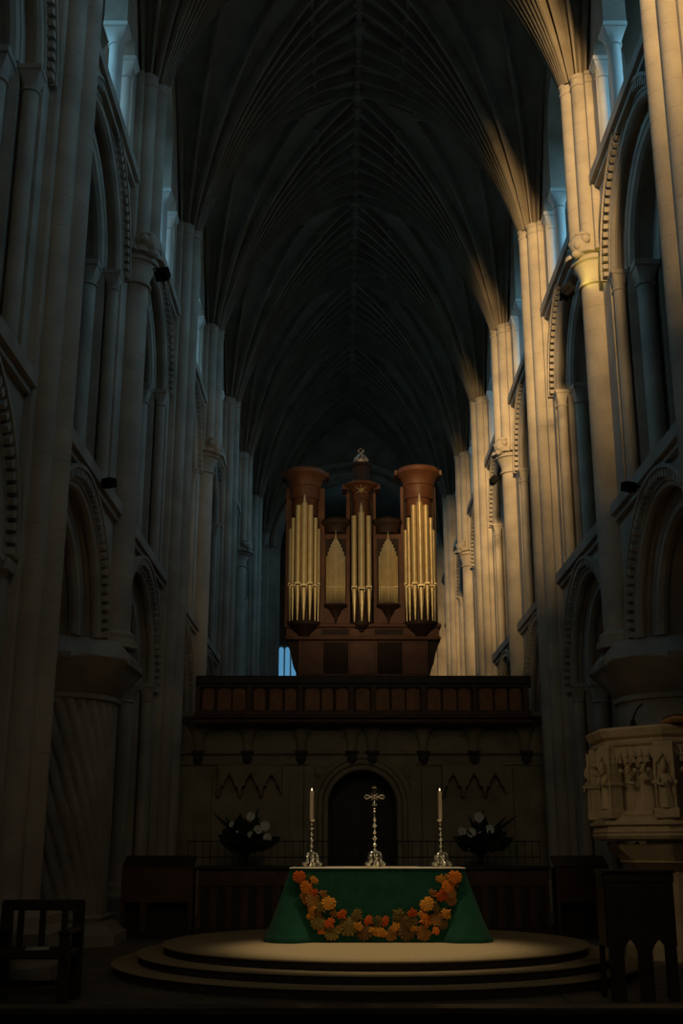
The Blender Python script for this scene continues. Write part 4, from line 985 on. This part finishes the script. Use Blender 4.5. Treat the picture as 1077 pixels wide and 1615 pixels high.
for k in (3, 4, 5, 6):                      # faces towards the nave
    a = k*pi/4+pi/4-pi/4; nx, ny = cos(a), sin(a); rz = atan2(-nx, ny)+pi
    rz = a+pi/2
    loc = (AP*nx, AP*ny, 0)
    f = inst('canopy', CAN, pul, loc, (0, 0, rz)); inst('crockets', CRK, f)
    inst('carved_figure', FIG[1], pul, (AP*nx*1.0, AP*ny*1.0, zp(1281)), (0, 0, rz), (1.35, 1.7, 1.25))
    m_ = MB().bbox(-0.22, 0.22, -0.18, 0.02, zp(1290), zp(1279), 0.03).ball((0.0, -0.02, zp(1290)), 0.2, 1.1, 0.5, 0.9, 10, 6); obj('console', m_, 'stone_pulpit', pul, loc, (0, 0, rz))
for k in (3, 4, 5, 6):
    a = pi/8+k*pi/4-pi/4+pi/4; r = PR-0.06; rz = a+pi/2; loc = (r*cos(a), r*sin(a), 0)
    m_ = MB().bbox(-0.13, 0.13, -0.05, 0.12, zp(1290), zp(1175), 0.015).bbox(-0.16, 0.16, -0.09, 0.12, zp(1240), zp(1234), 0.01).bbox(-0.16, 0.16, -0.10, 0.12, zp(1292), zp(1276), 0.015)
    for q in (-1, 1): m_.tube([(q*0.12, -0.07, zp(1276)), (q*0.12, -0.07, zp(1184))], 0.018, 6)
    ogee(m_, -0.13, 0.13, zp(1212), 0.14, zp(1182), -0.09, -0.03)
    p_ = obj('angle_post', m_, 'stone_pulpit', pul, loc, (0, 0, rz), smooth=20)
    inst('carved_figure', FIG[0], p_, (0, -0.05, zp(1276)), (0, 0, 0), (0.8, 1, 1.0)); 
cu = thing('book_cushion', 'rust-brown padded book rest on the pulpit rim', 'cushion', (PX-0.02, PY-1.12, z_top+0.02), rz=0.0)
obj('pad', MB().bbox(-0.36, 0.5, -0.22, 0.30, 0.0, 0.075, 0.03), 'cushion', cu); obj('book_board', MB().bbox(-0.34, 0.48, -0.20, 0.28, 0.075, 0.10, 0.01), 'oak', cu)
mc_ = thing('gooseneck_microphone', 'slim black gooseneck microphone rising from the pulpit rim', 'microphone', (PX-0.72, PY-0.68, z_top+0.01))
obj('neck', MB().tube([(0, 0, 0), (0.0, 0, 0.08), (0.02, 0.0, 0.16), (0.07, 0, 0.25), (0.15, 0, 0.32)], 0.012, 7), 'black_metal', mc_); obj('foot', MB().lathe([(0.045, 0), (0.045, 0.03), (0.03, 0.09), (0.012, 0.11)], 10), 'black_metal', mc_)

# ================================================================== NEAR FURNITURE
LYq = 12.0
ax_, _ = P(960, 1480, LYq); bx_, _ = P(1066, 1480, LYq); lw = (bx_-ax_)/2
lec = thing('reading_desk', 'dark wooden reading desk pierced by two lancet openings, lower right', 'lectern', ((ax_+bx_)/2, LYq, 0))
zt_ = P(1000, 1372, LYq)[1]
lx = lambda u: P(u, 1540, LYq)[0]-(ax_+bx_)/2
lv = lambda v: P(1000, v, LYq)[1]
fm = MB(); edges = [(-lw, lx(987), None), (lx(987), lx(1009), 1483), (lx(1009), lx(1032), None), (lx(1032), lx(1056), 1483), (lx(1056), lw, None)]
for a, b, v in edges:
    if v is None: fm.box(a, b, 0, 0.04, 0.0, zt_-0.03)
    else:
        zb, za = lv(1588), lv(1500); xc = (a+b)/2; hw = (b-a)/2; ztip = lv(1481)
        low = [(a, za), (xc-hw*0.6, za+(ztip-za)*0.55), (xc, ztip), (xc+hw*0.6, za+(ztip-za)*0.55), (b, za)]
        xz_prism(fm, low+[(b, zt_-0.03), (a, zt_-0.03)], 0, 0.04); fm.box(a, b, 0, 0.04, 0, zb)
obj('pierced_front', fm, 'dark_oak', lec, smooth=0)
tp = MB().bbox(-lw-0.03, lw+0.03, -0.06, 0.40, zt_-0.03, zt_, 0.01); obj('top', tp, 'dark_oak', lec, smooth=0)
for q in (-1, 1): obj('side_panel', MB().box(q*lw-0.02, q*lw+0.02, 0.04, 0.36, 0.5, zt_-0.03), 'dark_oak', lec, smooth=0); obj('leg', MB().box(q*lw-0.025, q*lw+0.025, 0.32, 0.37, 0, 0.5), 'dark_oak', lec, smooth=0)
obj('moulding', MB().bbox(-lw-0.015, lw+0.015, -0.02, 0.02, zt_-0.12, zt_-0.03, 0.01), 'dark_oak', lec, smooth=0)

ch_ = thing('wooden_chair', 'dark wooden armchair in front of the big pier, lower left', 'chair', (-3.42, 11.9, 0), rz=0.0)
for q in (-1, 1):
    obj('leg', MB().bbox(q*0.36-0.045, q*0.36+0.045, -0.30, -0.21, 0, 0.66, 0.01), 'dark_oak', ch_, smooth=0)
    obj('leg', MB().bbox(q*0.36-0.05, q*0.36+0.05, 0.24, 0.34, 0, 0.90, 0.01), 'dark_oak', ch_, smooth=0)
    obj('armrest', MB().bbox(q*0.36-0.05, q*0.36+0.05, -0.34, 0.26, 0.63, 0.68, 0.015), 'dark_oak', ch_, smooth=0)
obj('seat', MB().bbox(-0.40, 0.40, -0.32, 0.28, 0.42, 0.49, 0.015), 'dark_oak', ch_, smooth=0)
obj('crest_rail', MB().bbox(-0.41, 0.41, 0.25, 0.32, 0.83, 0.93, 0.015), 'dark_oak', ch_, smooth=0)
for y0 in (-0.28, 0.26): obj('stretcher', MB().box(-0.36, 0.36, y0, y0+0.05, 0.12, 0.17), 'dark_oak', ch_, smooth=0)
for i in range(3): obj('back_splat', MB().bbox(-0.22+0.22*i-0.03, -0.22+0.22*i+0.03, 0.27, 0.30, 0.49, 0.84, 0.006), 'dark_oak', ch_, smooth=0)
bk = tag(obj('service_sheet', MB().bbox(-0.11, 0.11, -0.15, 0.15, 0, 0.012, 0.003), 'linen', None, (-3.36, 11.82, 0.492), (0, 0, 0.2), smooth=0), 'white service sheet lying on the dark chair seat', 'paper')

PYq = 6.0
pew = thing('front_pew', 'dark pierced wooden pew front along the bottom edge', 'pew', (-0.4, PYq, 0))
zr = P(571, 1589, PYq)[1]
obj('top_rail', MB().bbox(-2.2, 2.2, -0.03, 0.14, zr-0.035, zr, 0.008), 'polished_oak', pew, smooth=0)
obj('lower_rail', MB().box(-2.2, 2.2, 0, 0.06, 0.1, 0.2), 'dark_oak', pew, smooth=0)
obj('kick_board', MB().box(-2.2, 2.2, 0.10, 0.12, 0.02, zr-0.035), 'dark_oak', pew, smooth=0)
arcm = MB(); xz_arc(arcm, 0, 0, 0.036, 0.0, 0.010, 10); ARM = arcm.mesh('arch', 'dark_oak'); BSM = MB().tube([(0, 0, 0.19), (0, 0, zr-0.09)], 0.011, 6).mesh('baluster', 'dark_oak')
for i in range(54):
    x = -2.12+0.08*i; inst('baluster', BSM, pew, (x, 0.03, 0))
    inst('arch', ARM, pew, (x+0.04, 0.03, zr-0.085))
for q in (-2.2, 2.2): obj('pew_end', MB().bbox(q-0.04, q+0.04, -0.05, 0.4, 0, zr+0.02, 0.01), 'dark_oak', pew, smooth=0)

# ================================================================== LAMPS
def floodlight(x, y, z, aim, label, body=(0.16, 0.10, 0.22), energy=0, color=(1, 0.8, 0.4), cone=60, blend=0.8, size=0.05, parent_kind=None):
    t = thing('floodlight', label, 'lamp', (x, y, z), 'black floodlights on the walls')
    d = (Vector(aim)-Vector((x, y, z))).normalized(); q = d.to_track_quat('-Z', 'Y').to_euler()
    w_, h, l = body
    hs = MB().bbox(-w_, w_, -h, h, -l*0.4, l*0.6, 0.02)
    for i in range(5): hs.box(-w_*0.9, w_*0.9, -h*1.15+i*0.0, -h, l*0.1*i, l*0.1*i+0.02)
    o = obj('housing', hs, 'black_metal', t, rot=q)
    obj('lens', MB().lathe([(min(w_, h)*0.8, -l*0.4-0.002), (min(w_, h)*0.8, -l*0.4-0.008)], 16), 'lamp_glass' if energy else 'black_metal', o)
    yk = MB().tube([(-w_*1.15, 0, 0), (-w_*1.15, 0.0, l*0.75), (w_*1.15, 0.0, l*0.75), (w_*1.15, 0, 0)], 0.015, 6); obj('yoke', yk, 'black_metal', t, rot=q)
    if energy:
        ld = bpy.data.lights.new('lamp_bulb', 'SPOT'); ld.energy = energy; ld.color = color; ld.spot_size = radians(cone); ld.spot_blend = blend; ld.shadow_soft_size = size
        lo = bpy.data.objects.new('lamp_bulb', ld); COL.objects.link(lo); lo.parent = t; lo.rotation_euler = q; lo.location = d*(l*0.4+0.03)
    return t
FY1 = PIERS[6]; FY2 = PIERS[8]
WARM = (1.0, 0.78, 0.46)
floodlight(3.66, FY1-0.32, 11.05, (4.35, FY1-0.40, 11.6), 'black floodlight hung below the golden capital on the right', (0.13, 0.09, 0.24), 8, (1.0, 0.78, 0.10), 110, 0.9)
floodlight(3.70, FY2-0.34, 11.0, (4.3, FY2-0.4, 11.6), 'black floodlight on the next sunlit slim pier further along the right', (0.12, 0.08, 0.22))
floodlight(-3.66, FY1-0.32, 11.35, (-3.0, FY1+3, 9.0), 'black floodlight hung beside the carved head on the left pier', (0.12, 0.09, 0.2))
floodlight(P(173, 762, 17.0)[0], 17.0, P(173, 762, 17.0)[1], (0.9, 26.5, 8.4), 'small black spotlight on the left gallery ledge', (0.09, 0.07, 0.2), 430, WARM, 38, 0.8, 0.05)
floodlight(P(990, 768, 16.9)[0], 16.9, P(990, 768, 16.9)[1], (-0.9, 26.5, 8.4), 'small black spotlight on the right gallery ledge', (0.09, 0.07, 0.2), 360, WARM, 38, 0.8, 0.05)
floodlight(-3.95, 12.9, 13.6, (0.1, 14.15, 0.3), 'black spotlight high on the left wall above the frame, aimed at the altar', (0.1, 0.1, 0.3), 1700, (1.0, 0.80, 0.46), 17, 0.75, 0.08)
floodlight(3.95, 12.9, 13.6, (0.0, 14.15, 0.3), 'black spotlight high on the right wall above the frame, aimed at the altar', (0.1, 0.1, 0.3), 1700, (1.0, 0.80, 0.46), 17, 0.75, 0.08)
floodlight(-3.95, 9.4, 7.35, (3.6, 15.8, 2.2), 'black spotlight on the left ledge aimed at the pulpit', (0.1, 0.1, 0.3), 230, (1.0, 0.72, 0.38), 24, 0.7, 0.08)
floodlight(-3.95, 1.0, 7.35, (-1.5, 20, 4.5), 'added fill lamp on the left ledge behind the viewer', (0.14, 0.1, 0.3), 160, (1.0, 0.88, 0.62), 62, 0.9, 0.15)  # unseen fill lamp, added for warm frontal light on the piers
floodlight(3.95, 1.0, 7.35, (1.5, 20, 4.5), 'added fill lamp on the right ledge behind the viewer', (0.14, 0.1, 0.3), 160, (1.0, 0.88, 0.62), 62, 0.9, 0.15)  # its unseen partner, added as frontal fill from the right
